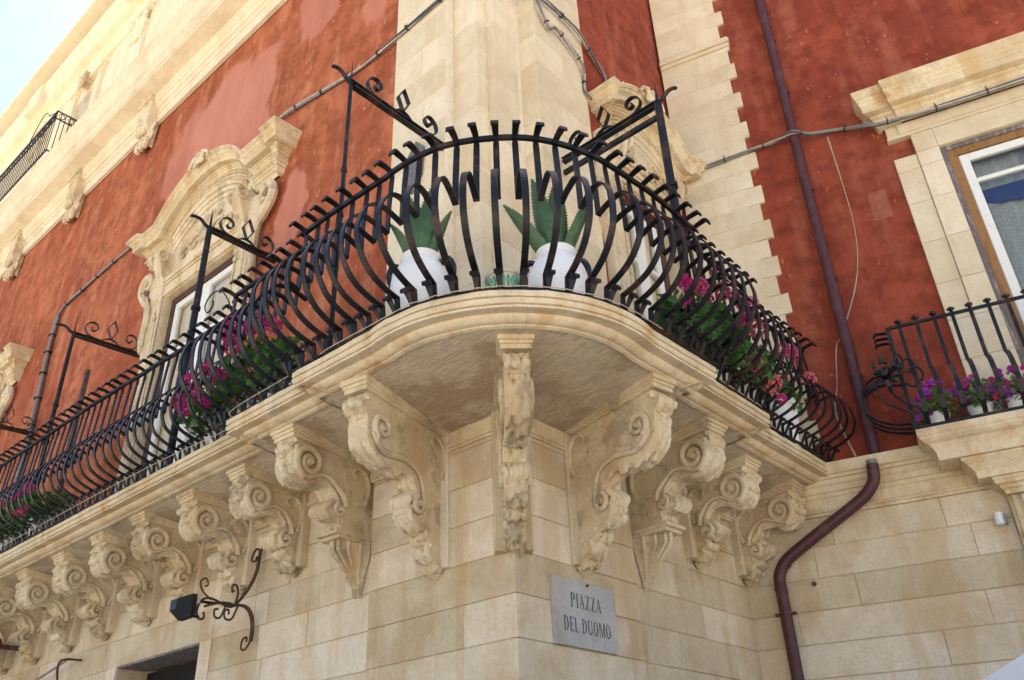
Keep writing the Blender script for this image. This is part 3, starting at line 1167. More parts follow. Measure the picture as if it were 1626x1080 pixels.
dn = -math.pi / 2
bracket(frame_at((-0.03, 0.03), 0, -math.pi / 4), 0.80, 0.98, 0.155, 'grand', seed=1)
bracket(frame_at((-0.62, 0.0), math.radians(10), dn), 0.84, 0.97, 0.155, 'grand', seed=2)
bracket(frame_at((0.0, 0.62), math.radians(-10), 0), 0.84, 0.97, 0.155, 'grand', seed=3)
bracket(frame_at((-1.36, 0.0), math.radians(3), dn), 0.725, 0.94, 0.185, 'stepped', seed=4)
bracket(frame_at((0.0, 1.31), math.radians(-3), 0), 0.725, 0.94, 0.185, 'stepped', seed=5)
for i, s in enumerate((-2.10, -2.78, -3.47, -4.18, -4.92, -5.66, -6.4, -7.14)):
    bracket(frame_at((s, 0.0), 0, dn), 0.575 + rnd.uniform(-0.01, 0.01), 0.655, 0.185, 'console', seed=6 + i)
for i, s in enumerate((2.04, 2.78)):
    bracket(frame_at((0.0, s), 0, 0), 0.575, 0.665, 0.185, 'console', seed=20 + i)

# ------------------------------------------------------------------ windows of the palace
def casement(parent, T, c, hw, z0, z1, leaf_w, dep, mats, bars=(0.74,), reflection=None, open_leaf=False, fw=0.09):
    """wooden frame, two glazed leaves, and what stands behind them, painted reflection included; dep = recess of the frame front"""
    mb = MB()
    mb.box(T, c - hw, c - hw + fw, -dep - 0.07, -dep, z0, z1)
    mb.box(T, c + hw - fw, c + hw, -dep - 0.07, -dep, z0, z1)
    mb.box(T, c - hw + fw, c + hw - fw, -dep - 0.07, -dep, z1 - fw, z1)
    mb.build('frame', mats[0], parent)
    ow = hw - fw - 0.003
    for s in (-1, 1):
        a0, a1 = (c - ow, c - 0.002) if s < 0 else (c + 0.002, c + ow)
        st = 0.075
        mb = MB()
        d0, d1 = -dep - 0.06, -dep - 0.012
        zt = z1 - fw - 0.004
        mb.box(T, a0, a0 + st, d0, d1, z0, zt, 0.006)
        mb.box(T, a1 - st, a1, d0, d1, z0, zt, 0.006)
        mb.box(T, a0 + st, a1 - st, d0, d1 - 0.002, zt - st, zt, 0.006)
        mb.box(T, a0 + st, a1 - st, d0, d1 - 0.002, z0, z0 + 0.55, 0.006)
        zb = [z0 + (z1 - z0) * b for b in bars]
        for z in zb:
            mb.box(T, a0 + st, a1 - st, d0, d1 - 0.004, z - 0.02, z + 0.02, 0.004)
        mb.build('casement_leaf', mats[1], parent)
        mb = MB()
        # one sheet per light, front face outward
        x0, x1 = a0 + st - 0.008, a1 - st + 0.008
        levels = [z0 + 0.54] + [z for z in zb] + [zt - st + 0.008]
        for q in range(len(levels) - 1):
            mb = MB()
            pa = [T(x0, -dep - 0.038, levels[q]), T(x1, -dep - 0.038, levels[q]), T(x1, -dep - 0.038, levels[q + 1]), T(x0, -dep - 0.038, levels[q + 1])]
            nrm = (pa[1] - pa[0]).cross(pa[2] - pa[0])
            if nrm.dot(T(0, 1, 0) - T(0, 0, 0)) < 0:
                pa.reverse()
            mb.add(pa, [(0, 1, 2, 3)])
            mb.build('pane', M['glass'], parent, fix=False)
    mb = MB()
    if reflection is None:
        mb.box(T, c - hw, c + hw, -dep - 0.10, -dep - 0.075, z0, z1)
        mb.build('inner_shutter', M['curtain'], parent)
    else:
        n = 50
        rows = []
        for i in range(n + 1):
            a = c - hw + 2 * hw * i / n
            o = -dep - 0.16 + 0.018 * math.sin(i * 1.1) + 0.01 * math.sin(i * 0.37)
            rows.append([T(a, o, z0), T(a, o, z1 - 0.62), T(a, o, z1)])
        mb.loft(rows)
        mb.build('lace_curtain', M['lace'], parent, smooth=0, fix=False)  # lace curtain, its grey also replaces reflections in the panes
        mb = MB()
        rows = []
        for i in range(n + 1):
            a = c - hw + 2 * hw * i / n
            t = (i / n - 0.5) * 2
            lo = z1 - 0.62 + 0.10 * (t * t)
            rows.append([T(a, -dep - 0.135, lo), T(a, -dep - 0.135, z1 - 0.42)])
        mb.loft(rows)
        mb.build('blue_reflection', M['blue_reflection'], parent, fix=False)  # curved blue band behind the glass, stands in for reflected sky


def ped_height(t, aw, ah):
    if abs(t) >= aw:
        return 0.0
    return ah * (1 - (t / aw) ** 2) ** 0.8


def pediment(parent, T, c, hl, hr, ztop, aw, ah, brk, f0=0.255, f1=0.305, dent=True):
    """moulded cornice bent into an arch in the middle; ends break forward"""
    prof = [(-0.02, 0.0, 1), (0.0, -0.002, 1), (0.0, -0.022, 1), (-0.012, -0.026, 1), (-0.012, -0.040, 1), (-0.030, -0.046, 1), (-0.036, -0.066, 1), (-0.060, -0.084, 1),
            (-0.066, -0.088, 1), (-0.066, -0.100, 1), (-0.074, -0.104, 1), (-0.076, -0.158, 1), (-0.082, -0.160, 1), (-0.150, -0.150, 1),
            (-0.152, -0.172, 1), (-0.168, -0.176, 1), (-0.170, -0.192, 1), (-0.186, -0.200, 1), (-0.190, -0.222, 1), (-0.206, -0.226, 1), (-0.206, -0.290, 1), (-0.190, -0.294, 1),
            (-0.192, -0.312, 1), (-0.214, -0.322, 1), (-0.222, -0.350, 1), (-0.236, -0.354, 1), (-0.238, -0.385, 1), (-0.25, -0.41, 1), (-0.30, -0.42, 1)]
    ts = []
    n = 44
    for i in range(n + 1):
        t = -hl + (hl + hr) * i / n
        ts.append((t, f1 if (t < -hl + brk or t > hr - brk) else f0))
    tt = []
    for t, f in ts:
        tt.append((t, f))
    # explicit duplicate stations at the breaks
    tt = [x for x in tt if abs(x[0] - (-hl + brk)) > 0.02 and abs(x[0] - (hr - brk)) > 0.02]
    tt += [(-hl + brk - 1e-4, f1), (-hl + brk + 0.03, f0), (hr - brk + 1e-4, f1), (hr - brk - 0.03, f0)]
    tt.sort()
    rows = []
    zz = lambda t, d: ztop + ped_height(t, aw, ah) + d
    for (t, f) in tt:
        rows.append([T(c + min(max(t, -hl - p), hr + p), max(0.0, f + p), zz(t, d)) for p, d, _ in prof])
    # mitred returns at both ends: shrink with the profile
    def ret(t, sgn):
        front = [T(c + t - sgn * (-p) * 1.0, max(0.0, (f1 + p)), zz(t, d)) for p, d, _ in prof]
        back = [T(c + t - sgn * (-p) * 1.0, -0.05, zz(t, d)) for p, d, _ in prof]
        return front, back
    fl, bl = ret(-hl, -1)
    fr, br_ = ret(hr, 1)
    rows[0] = fl
    rows[-1] = fr
    rows = [bl] + rows + [br_]
    mb = MB()
    mb.loft(rows)
    # top cover
    top = [[r[0] for r in rows], [T(c + (tt[min(max(i - 1, 0), len(tt) - 1)][0]), -0.05, zz(tt[min(max(i - 1, 0), len(tt) - 1)][0], 0.01)) for i in range(len(rows))]]
    mb.loft(top)
    o = mb.build('pediment', M['moulding'], parent, smooth=30, fix=False)
    if dent:
        mb = MB()
        t = -hl + 0.24
        while t < hr - 0.24:
            f = f1 if (t < -hl + brk or t > hr - brk) else f0
            z = zz(t, -0.262)
            slope = (ped_height(t + 0.01, aw, ah) - ped_height(t - 0.01, aw, ah)) / 0.02
            w = 0.012
            z2 = slope * w
            p = [T(c + t + a, oo, z + zz_ + (a / w) * z2) for oo in (f - 0.21, f - 0.186) for zz_ in (-0.02, 0.02) for a in (-w, w)]
            mb.add(p, [(0, 1, 3, 2), (4, 6, 7, 5), (0, 4, 5, 1), (2, 3, 7, 6), (0, 2, 6, 4), (1, 5, 7, 3)])
            t += 0.042
        mb.build('dentil_course', M['moulding'], parent)
    return o


def relief_scroll(mb, T, pts, r, o=0.03, n=7):
    s = spline(pts, 5)
    L = len(s)
    mb.tube([T(a, o, z) for a, z in s], [max(0.003, r * (1 - 0.55 * abs(2 * i / L - 1) ** 2)) for i in range(L)], n)


def ornate_window(T, c, hw, z0, z1, hl, hr, zped, aw, ah, brk, ear, full=True, casements=True, label=None):
    w = group_empty('window', palace, T(c, 0, z0))
    # jambs
    jo = hw + 0.235
    for s in (-1, 1):
        prof = [(hw, z0), (jo, z0), (jo, z0 + (z1 - z0) * 0.66), (jo + 0.015, z0 + (z1 - z0) * 0.72), (jo + 0.06, z1 - 0.62), (jo + 0.05, z1 - 0.40),
                (jo + 0.02, z1 - 0.22), (jo + 0.05, z1 - 0.02), (jo + 0.08 * ear, z1 + 0.10), (jo + 0.14 * ear, z1 + 0.16), (jo + 0.14 * ear, z1 + 0.26),
                (jo + 0.06 * ear, z1 + 0.44), (hw, z1 + 0.52)]
        mb = MB()
        pr = [T(c + s * a, -0.05, z) for a, z in prof]
        pf = [T(c + s * a, 0.045, z) for a, z in prof]
        mb.loft([pr, pf], closed=True)
        mb.box(T, min(c + s * (hw - 0.012), c + s * (hw + 0.02)), max(c + s * (hw - 0.012), c + s * (hw + 0.02)), -0.09, 0.030, z0, z1 - 0.001)
        mb.box(T, min(c + s * (hw + 0.055), c + s * (hw + 0.17)), max(c + s * (hw + 0.055), c + s * (hw + 0.17)), 0.04, 0.062, z0, z1 - 0.05, 0.006)
        mb.box(T, min(c + s * hw, c + s * (hw + 0.03)), max(c + s * hw, c + s * (hw + 0.03)), 0.04, 0.060, z0, z1 - 0.0, 0.004)
        mb.build('jamb', M['carved'], w)
        # scroll ear
        if ear > 0:
            mb = MB()
            relief_scroll(mb, T, [(c + s * (jo + a), z1 + b) for a, b in ((0.06, -0.62), (0.10, -0.45), (0.06, -0.22), (0.10, 0.0), (0.20 * ear, 0.10), (0.32 * ear, 0.26),
                                                                          (0.30 * ear, 0.42), (0.20 * ear, 0.46), (0.13 * ear, 0.38), (0.15 * ear, 0.30), (0.22 * ear, 0.30))], 0.050, 0.05)
            relief_scroll(mb, T, [(c + s * (jo + a), z1 + b) for a, b in ((0.02, -0.55), (0.04, -0.4), (0.01, -0.25), (0.03, -0.08), (0.10, 0.05), (0.16, 0.16))], 0.025, 0.06)
            for q in range(5):
                relief_scroll(mb, T, [(c + s * (jo + 0.02 + q * 0.02), z1 - 0.5 + q * 0.11), (c + s * (jo + 0.09), z1 - 0.47 + q * 0.12), (c + s * (jo + 0.12), z1 - 0.42 + q * 0.12)], 0.016, 0.06)
            mb.build('scroll_ear', M['carved'], w, smooth=50)
        # corbel scroll under the cornice
        mb = MB()
        cx = c + s * (hw + 0.06)
        rows = []
        for t, o, z in [(i / 14, 0, 0) for i in range(15)]:
            oo = 0.05 + 0.14 * (1 - t) ** 1.3 + 0.02 * math.sin(t * 9)
            zz = zped - 0.42 - t * (zped - 0.42 - z1 + 0.28)
            ww = 0.085 * (1 - 0.45 * t)
            rows.append([T(cx - ww, 0.0, zz), T(cx - ww, oo - 0.015, zz), T(cx - ww * 0.55, oo, zz), T(cx - ww * 0.2, oo - 0.012, zz), T(cx + ww * 0.2, oo - 0.012, zz),
                         T(cx + ww * 0.55, oo, zz), T(cx + ww, oo - 0.015, zz), T(cx + ww, 0.0, zz)])
        mb.loft(rows, caps=True)
        for sd_ in (-1, 1):
            sp = spiral(0.14, zped - 0.50, 0.075, 1.4, math.radians(80), -1, 24)
            mb.tube([T(cx + sd_ * 0.088, o, z) for o, z in sp], [0.020 * (1 - 0.5 * i / 24) for i in range(25)], 7)
        # flowers down the jamb
        for q in range(4):
            for w_ in range(5):
                an = w_ * 1.257 + q
                relief_scroll(mb, T, [(cx, z1 - 0.02 - q * 0.085), (cx + 0.032 * math.cos(an), z1 - 0.02 - q * 0.085 + 0.032 * math.sin(an))], 0.016, 0.075)
        mb.build('scroll_corbel', M['carved'], w, smooth=45)
    # lintel and frieze
    mb = MB()
    mb.box(T, c - hw - 0.03, c + hw + 0.03, -0.09, 0.05, z1, z1 + 0.13, 0.005)
    mb.box(T, c - hw, c + hw, -0.09, 0.02, z1 - 0.014, z1 - 0.001)
    mb.box(T, c - hw - 0.05, c + hw + 0.05, -0.05, 0.068, z1 + 0.13, z1 + 0.155, 0.004)
    mb.box(T, c - hw - 0.07, c + hw + 0.07, -0.05, 0.09, z1 + 0.155, z1 + 0.20, 0.006)
    mb.build('lintel', M['moulding'], w)
    mb = MB()
    pts = [(-hw - 0.05, z1 + 0.2)] + [(t * (hw + 0.05), zped - 0.38 + ped_height(t * (hw + 0.05), aw, ah)) for t in [-1 + 2 * i / 24 for i in range(25)]] + [(hw + 0.05, z1 + 0.2)]
    mb.loft([[T(c + a, -0.05, z) for a, z in pts], [T(c + a, 0.02, z) for a, z in pts]], closed=True)
    # raised inner arch bands
    for dd, oo in ((0.40, 0.075), (0.46, 0.055), (0.53, 0.04)):
        sp = [(t * (hw - 0.02), zped - dd + ped_height(t * (hw - 0.02), aw, ah)) for t in [-1 + 2 * i / 30 for i in range(31)]]
        mb.tube([T(c + a, oo - 0.02, z) for a, z in sp], 0.034, 6)
    mb.build('tympanum', M['carved'], w, smooth=40)
    mb = MB()
    cz = (z1 + 0.2 + zped - 0.4 + ah * 0.6) / 2
    for s in (-1, 1):
        relief_scroll(mb, T, [(c + s * a * hw / 0.72, cz + b) for a, b in ((0.08, -0.06), (0.16, 0.05), (0.28, 0.04), (0.33, -0.04), (0.27, -0.09), (0.21, -0.05), (0.25, -0.02))], 0.024, 0.035)
        relief_scroll(mb, T, [(c + s * a * hw / 0.72, cz + b) for a, b in ((0.30, -0.06), (0.40, 0.0), (0.50, -0.06), (0.47, -0.12), (0.42, -0.09))], 0.02, 0.035)
        for q in range(4):
            relief_scroll(mb, T, [(c + s * 0.1, cz - 0.02 + q * 0.04), (c + s * (0.17 + q * 0.02), cz + 0.07 + q * 0.03), (c + s * (0.15 + q * 0.03), cz + 0.13)], 0.016, 0.035)
    # fluted keystone
    for q in range(-3, 4):
        relief_scroll(mb, T, [(c + q * 0.022, cz - 0.10), (c + q * 0.028, cz + 0.03), (c + q * 0.034, cz + 0.20)], 0.014, 0.045)
    mb.box(T, c - 0.11, c + 0.11, 0.0, 0.04, cz - 0.1, cz + 0.24, 0.005)
    mb.build('frieze_ornament', M['carved'], w, smooth=50)
    pd = pediment(w, T, c, hl, hr, zped, aw, ah, brk)
    if full:
        # crest of scrolls on the arch
        mb = MB()
        zc = zped + ah
        for s in (-1, 1):
            relief_scroll(mb, T, [(c + s * a, zc + b) for a, b in ((0.20, -0.07), (0.16, 0.0), (0.10, 0.03), (0.04, 0.0), (0.03, -0.06), (0.07, -0.09), (0.10, -0.06))], 0.026, 0.27)
            relief_scroll(mb, T, [(c + s * a, zc + b) for a, b in ((0.04, -0.02), (0.06, 0.06), (0.02, 0.10))], 0.02, 0.265)
        for q in range(-2, 3):
            relief_scroll(mb, T, [(c + q * 0.02, zc - 0.10), (c + q * 0.045, zc + 0.0)], 0.018, 0.275)
        mb.build('crest', M['carved'], w, smooth=50)
    if casements:
        casement(w, T, c, hw, z0, z1, 0.6, 0.06, (M['dark_brown'], M['white_frame']))
    return w


ornate_window(FL, 4.28, 0.735, SLAB, 6.97, 1.58, 1.46, 7.95, 0.88, 0.45, 0.27, 1.0)
ornate_window(FL, 10.60, 0.70, SLAB, 6.97, 1.52, 1.50, 7.95, 0.88, 0.45, 0.23, 1.0)
ornate_window(FR, 1.97, 0.42, SLAB, 6.62, 0.72, 0.93, 7.47, 0.60, 0.30, 0.16, 0.0)

# grey strip lintel lines, second storey entablature
mb = MB()
ent = [(-0.02, 10.53), (0.03, 10.53), (0.03, 10.70), (0.05, 10.705), (0.05, 10.74), (0.04, 10.745), (0.04, 10.80), (0.065, 10.805), (0.065, 10.83), (0.08, 10.86), (0.10, 10.87),
       (0.10, 10.90), (0.13, 10.93), (0.135, 10.98), (0.30, 11.0), (0.34, 11.005), (0.34, 11.03), (0.355, 11.035), (0.36, 11.20), (0.375, 11.205), (0.375, 11.235), (0.39, 11.24), (0.385, 11.27),
       (0.39, 11.33), (0.42, 11.41), (0.44, 11.43), (0.435, 11.455), (0.455, 11.47), (0.46, 11.54), (0.475, 11.545), (0.475, 11.60), (-0.02, 11.66)]
op = [(-24, 0), (0, 0), (0, 2.9)]
rows = []
for d, z in ent:
    rows.append([(x, y, z) for x, y in offset_path(op, d)])
mb.loft([list(r) for r in zip(*rows)])
entab = mb.build('entablature', M['cornice_stone'], palace, fix=False)
# single stones of the entablature crown: joints proud by a hair
for i in range(26):
    s = 1.0 + i * 0.62 + rnd.uniform(-0.1, 0.1)
    mb = MB()
    mb.box(FL, s, s + 0.5 + rnd.uniform(0, 0.08), 0.30, 0.362 + rnd.uniform(0, 0.004), 11.04, 11.195, 0.004)
    mb.build('stone_block', M['cornice_stone'], entab)
for s in (4.33, 6.58, 8.83, 11.08, 13.33):
    mb = MB()
    if s < 5:
        continue
    mb.box(FL, s - 0.17, s + 0.17, -0.02, 0.16, 10.58, 10.995, 0.01)
    mb.box(FL, s - 0.20, s + 0.20, -0.02, 0.19, 10.92, 10.985, 0.01)
    rows = []
    for i in range(17):
        t = i / 16
        o = 0.15 - 0.06 * t + 0.04 * math.sin(t * 7)
        w_ = 0.17 - 0.06 * t
        zz = 10.6 - t * 0.46
        rows.append([FL(s - w_, -0.02, zz), FL(s - w_, o - 0.02, zz), FL(s - w_ * 0.4, o, zz), FL(s, o - 0.015, zz),
                     FL(s + w_ * 0.4, o, zz), FL(s + w_, o - 0.02, zz), FL(s + w_, -0.02, zz)])
    mb.loft(rows)
    for q in range(3):
        relief_scroll(mb, FL, [(s - 0.1 + q * 0.1, 10.30), (s - 0.12 + q * 0.12, 10.18), (s - 0.08 + q * 0.08, 10.10)], 0.045, 0.08)
    for q in range(3):
        relief_scroll(mb, FL, [(s - 0.09 + q * 0.09, 10.55), (s - 0.09 + q * 0.09, 10.40), (s - 0.06 + q * 0.06, 10.34)], 0.035, 0.13)
    for sg in (-1, 1):
        relief_scroll(mb, FL, [(s + sg * 0.15, 10.6), (s + sg * 0.2, 10.5), (s + sg * 0.14, 10.42), (s + sg * 0.2, 10.32), (s + sg * 0.13, 10.24)], 0.03, 0.05)
    mb.build('frieze_console', M['carved'], entab, smooth=40)

# upper storey: roof cornice, pilaster strips, window
mb = MB()
ec = [(-0.02, 14.2), (0.03, 14.2), (0.035, 14.35), (0.06, 14.37), (0.08, 14.5), (0.20, 14.53), (0.21, 14.75), (0.24, 14.8), (0.29, 14.95), (0.30, 15.03), (-0.02, 15.08)]
rows = []
for d, z in ec:
    rows.append([(x, y, z) for x, y in offset_path(op, d)])
mb.loft([list(r) for r in zip(*rows)])
mb.build('roof_cornice', M['upper_plaster'], palace, fix=False)
for s in (8.0, 12.1, 15.0):
    mb = MB()
    mb.box(FL, s - 0.22, s + 0.22, -0.02, 0.05, 11.6, 13.75, 0.008)
    mb.box(FL, s - 0.26, s + 0.26, -0.02, 0.09, 13.75, 13.83, 0.01)
    mb.box(FL, s - 0.30, s + 0.30, -0.02, 0.12, 14.1, 14.2, 0.01)
    rr = random.Random(int(s * 10))
    for q in range(16):
        relief_scroll(mb, FL, [(s + rr.uniform(-0.2, 0.2), 13.9 + rr.uniform(-0.45, 0.2)) for _ in range(3)], 0.035, 0.07, 6)
    mb.box(FL, s - 0.31, s + 0.31, -0.02, 0.34, 14.54, 15.04, 0.01)
    mb.build('pilaster_strip', M['upper_plaster'], palace, smooth=40)
uw = group_empty('window', palace, FL(9.95, 0, 11.66))
mb = MB()
mb.box(FL, 9.35, 9.52, -0.02, 0.06, 11.6, 13.95, 0.006)
mb.box(FL, 10.4, 10.57, -0.02, 0.06, 11.6, 13.95, 0.006)
mb.box(FL, 9.3, 10.62, -0.02, 0.10, 13.95, 14.02, 0.006)
mb.build('surround', M['upper_plaster'], uw)
mb = MB()
mb.box(FL, 9.55, 10.37, 0.001, 0.004, 11.6, 13.7)
mb.build('recess', M['soffit'], uw)
mb = MB()
mb.box(FL, 9.86, 10.06, -0.02, 0.16, 13.86, 14.1, 0.02)
for q in range(-2, 3):
    relief_scroll(mb, FL, [(9.96 + q * 0.06, 14.08), (9.96 + q * 0.05, 13.9), (9.96 + q * 0.03, 13.7)], 0.035, 0.16)
mb.build('keystone', M['carved'], uw, smooth=40)

# upper balcony railing
ub = group_empty('upper_balcony_railing', palace, FL(9.1, 0.45, 11.7))
mb = MB()
UT, UB, US0, US1, UO = 12.55, 11.68, 9.46, 14.2, 0.50
for z in (UT, UT - 0.16, UB):
    mb.tube([FL(US0, 0.0, z), FL(US0, UO, z), FL(US1, UO, z), FL(US1, 0.0, z)], 0.016, 6)
mb.build('rail', M['iron'], ub)
mb = MB()
mb.tube([FL(US0, 0, UT), FL(US0, 0, UB)], 0.012, 5)
me_b = mb
k = 0
s = US0
bar = MB()
bar.tube([(0, 0, UB), (0, 0, UT)], 0.0075, 5)
bar_me = bar.mesh('upper_bar', M['iron'])
for i in range(45):
    inst('bar', bar_me, ub, Matrix.Translation(Vector((-(US0 + (US1 - US0) * i / 44), -UO, 0))))
for i in range(1, 7):
    inst('bar', bar_me, ub, Matrix.Translation(Vector((-US0, -UO * i / 7, 0))))
sc_ = MB()
for i in range(22):
    a = US0 + 0.1 + i * 0.21
    sc_.tube([FL(a + 0.05 * math.cos(q * 0.5), UO, UT - 0.08 + 0.05 * math.sin(q * 0.5)) for q in range(13)], 0.007, 5)
for i in range(3):
    sc_.tube([FL(US0, 0.1 + i * 0.16 + 0.05 * math.cos(q * 0.5), UT - 0.08 + 0.05 * math.sin(q * 0.5)) for q in range(13)], 0.007, 5)
sc_.build('scrollwork', M['iron'], ub)
mb = MB()
mb.tube([FL(9.5, UO, UT)] + [FL(9.8 + 0.12 * i, UO + 0.02, UT + 0.1 + 0.25 * math.sin(i * 0.6)) for i in range(7)], 0.008, 5)
mb.build('iron_hook', M['iron'], ub)

# ------------------------------------------------------------------ iron railing of the corner balcony
RAILZ = SLAB + 1.09
rail_root = group_empty('corner_railing', palace, (0, 0, SLAB))
runs = [
    [(-9.6, -0.76), (-4.3, -0.75), (-3.0, -0.715), (-1.90, -0.70)],
    [(-1.94, -0.85), (-1.0, -0.85)],
    [(-0.93, -0.955), (-0.55, -0.965)] + [(0.955 * math.cos(math.radians(a)), 0.955 * math.sin(math.radians(a))) for a in range(-98, 1, 6)] + [(0.99, 0.3), (0.985, 0.88)],
    [(0.885, 0.88), (0.875, 1.76)],
    [(0.765, 1.80), (0.80, 2.92)],
]
# profile of one baluster, o outward, h above the slab
def bal_mesh(v, low=False):
    r_ = random.Random(v)
    j = lambda s: r_.uniform(-s, s)
    arch = spline([(0.003, 0.630), (0.065, 0.650), (0.125, 0.664 + j(0.006)), (0.185, 0.660 + j(0.006)), (0.240, 0.632), (0.284, 0.575 + j(0.008)),
                   (0.312, 0.495), (0.320 + j(0.006), 0.405), (0.303, 0.312), (0.258, 0.232), (0.19, 0.172), (0.10, 0.132), (0.012, 0.110)], 4)
    if low:
        arch = spline([(0.003, 0.545), (0.05, 0.568), (0.10, 0.580 + j(0.006)), (0.15, 0.568 + j(0.006)), (0.20, 0.522), (0.243, 0.445),
                       (0.268, 0.355), (0.268, 0.265), (0.235, 0.192), (0.17, 0.145), (0.09, 0.116), (0.012, 0.102)], 4)
    pts = [(-0.004, 1.15), (-0.004, 1.0), (j(0.004), 0.8)] + arch + [(0.0, 0.0)]
    ins = [(0.0, 1.098), (-0.008, 1.108), (0.03, 1.120), (0.085, 1.126 + j(0.005)), (0.106, 1.118), (0.110, 1.094 + j(0.005))]
    pts = [(-0.016, 1.06)] + pts[2:]
    mb = MB()
    mb.ribbon([(0, -o, h) for o, h in pts], (1, 0, 0), 0.030 if low else 0.037, 0.010)
    mb.ribbon([(0, -o, h) for o, h in [(-0.016, 1.02), (-0.016, 1.075)] + ins[1:]], (1, 0, 0), [0.032, 0.032, 0.034, 0.038, 0.044, 0.048, 0.048], 0.011)
    return mb


BAL = [bal_mesh(i).mesh('baluster', M['iron']) for i in range(6)]
BAL_LOW = [bal_mesh(i + 20, True).mesh('baluster', M['iron']) for i in range(6)]
ft = MB()
ft.ribbon([(0, 0.0, 0.0), (0, -0.022, 0.035), (0, -0.045, 0.07), (0, -0.062, 0.088), (0, -0.076, 0.088), (0, -0.08, 0.074), (0, -0.07, 0.066)], (1, 0, 0),
          [0.018, 0.026, 0.036, 0.046, 0.05, 0.05, 0.046], 0.007)
FOOT = ft.mesh('foot_hook', M['iron'])


def resample(pts, step):
    P = [Vector(p) for p in pts]
    seg = [(P[i + 1] - P[i]).length for i in range(len(P) - 1)]
    tot = sum(seg)
    n = max(1, round(tot / step))
    out = []
    for k in range(n + 1):
        d = tot * k / n
        i = 0
        while i < len(seg) - 1 and d > seg[i]:
            d -= seg[i]
            i += 1
        t = min(1, d / seg[i])
        p = P[i].lerp(P[i + 1], t)
        tg = (P[i + 1] - P[i]).normalized()
        if 0 < i and t < 0.5:
            tg = tg.lerp((P[i] - P[i - 1]).normalized(), 0.5 - t).normalized()
        elif i < len(seg) - 1 and t >= 0.5:
            tg = tg.lerp((P[i + 2] - P[i + 1]).normalized(), t - 0.5).normalized()
        out.append((p, tg))
    return out


n_b = 0
for ri, run in enumerate(runs):
    rs = resample(run, 0.124)
    # handrail
    mb = MB()
    hp = resample(run, 0.08)
    hs = 0.93 if ri == 4 else (0.98 if ri == 3 else 1.0)
    mb.ribbon([(p.x, p.y, SLAB + (RAILZ - SLAB) * hs + 0.003 * math.sin(i * 0.9)) for i, (p, t) in enumerate(hp)], (0, 0, 1), 0.030, 0.024)
    mb.build('handrail', M['iron'], rail_root)
    mb = MB()
    mb.ribbon([(p.x, p.y, SLAB + 0.012) for p, t in hp], (0, 0, 1), 0.018, 0.034)
    mb.build('foot_rail', M['iron'], rail_root)
    for i, (p, t) in enumerate(rs):
        if (ri == 0 and p.x < -9.5):
            continue
        out = Vector((t.y, -t.x))
        # local -Y axis points outward
        ang = math.atan2(out.y, out.x) + math.pi / 2 + rnd.uniform(-0.05, 0.05)
        mt = Matrix.Translation((p.x, p.y, SLAB)) @ Matrix.Rotation(ang, 4, 'Z') @ Matrix.Rotation(rnd.uniform(-0.012, 0.012), 4, 'Y') @ Matrix.Scale(hs, 4, Vector((0, 0, 1)))
        inst('baluster', rnd.choice(BAL_LOW if ri in (0, 4) else BAL), rail_root, mt)
        inst('foot_hook', FOOT, rail_root, mt @ Matrix.Translation((rnd.uniform(-0.006, 0.006), -0.012, 0.0)))
        n_b += 1


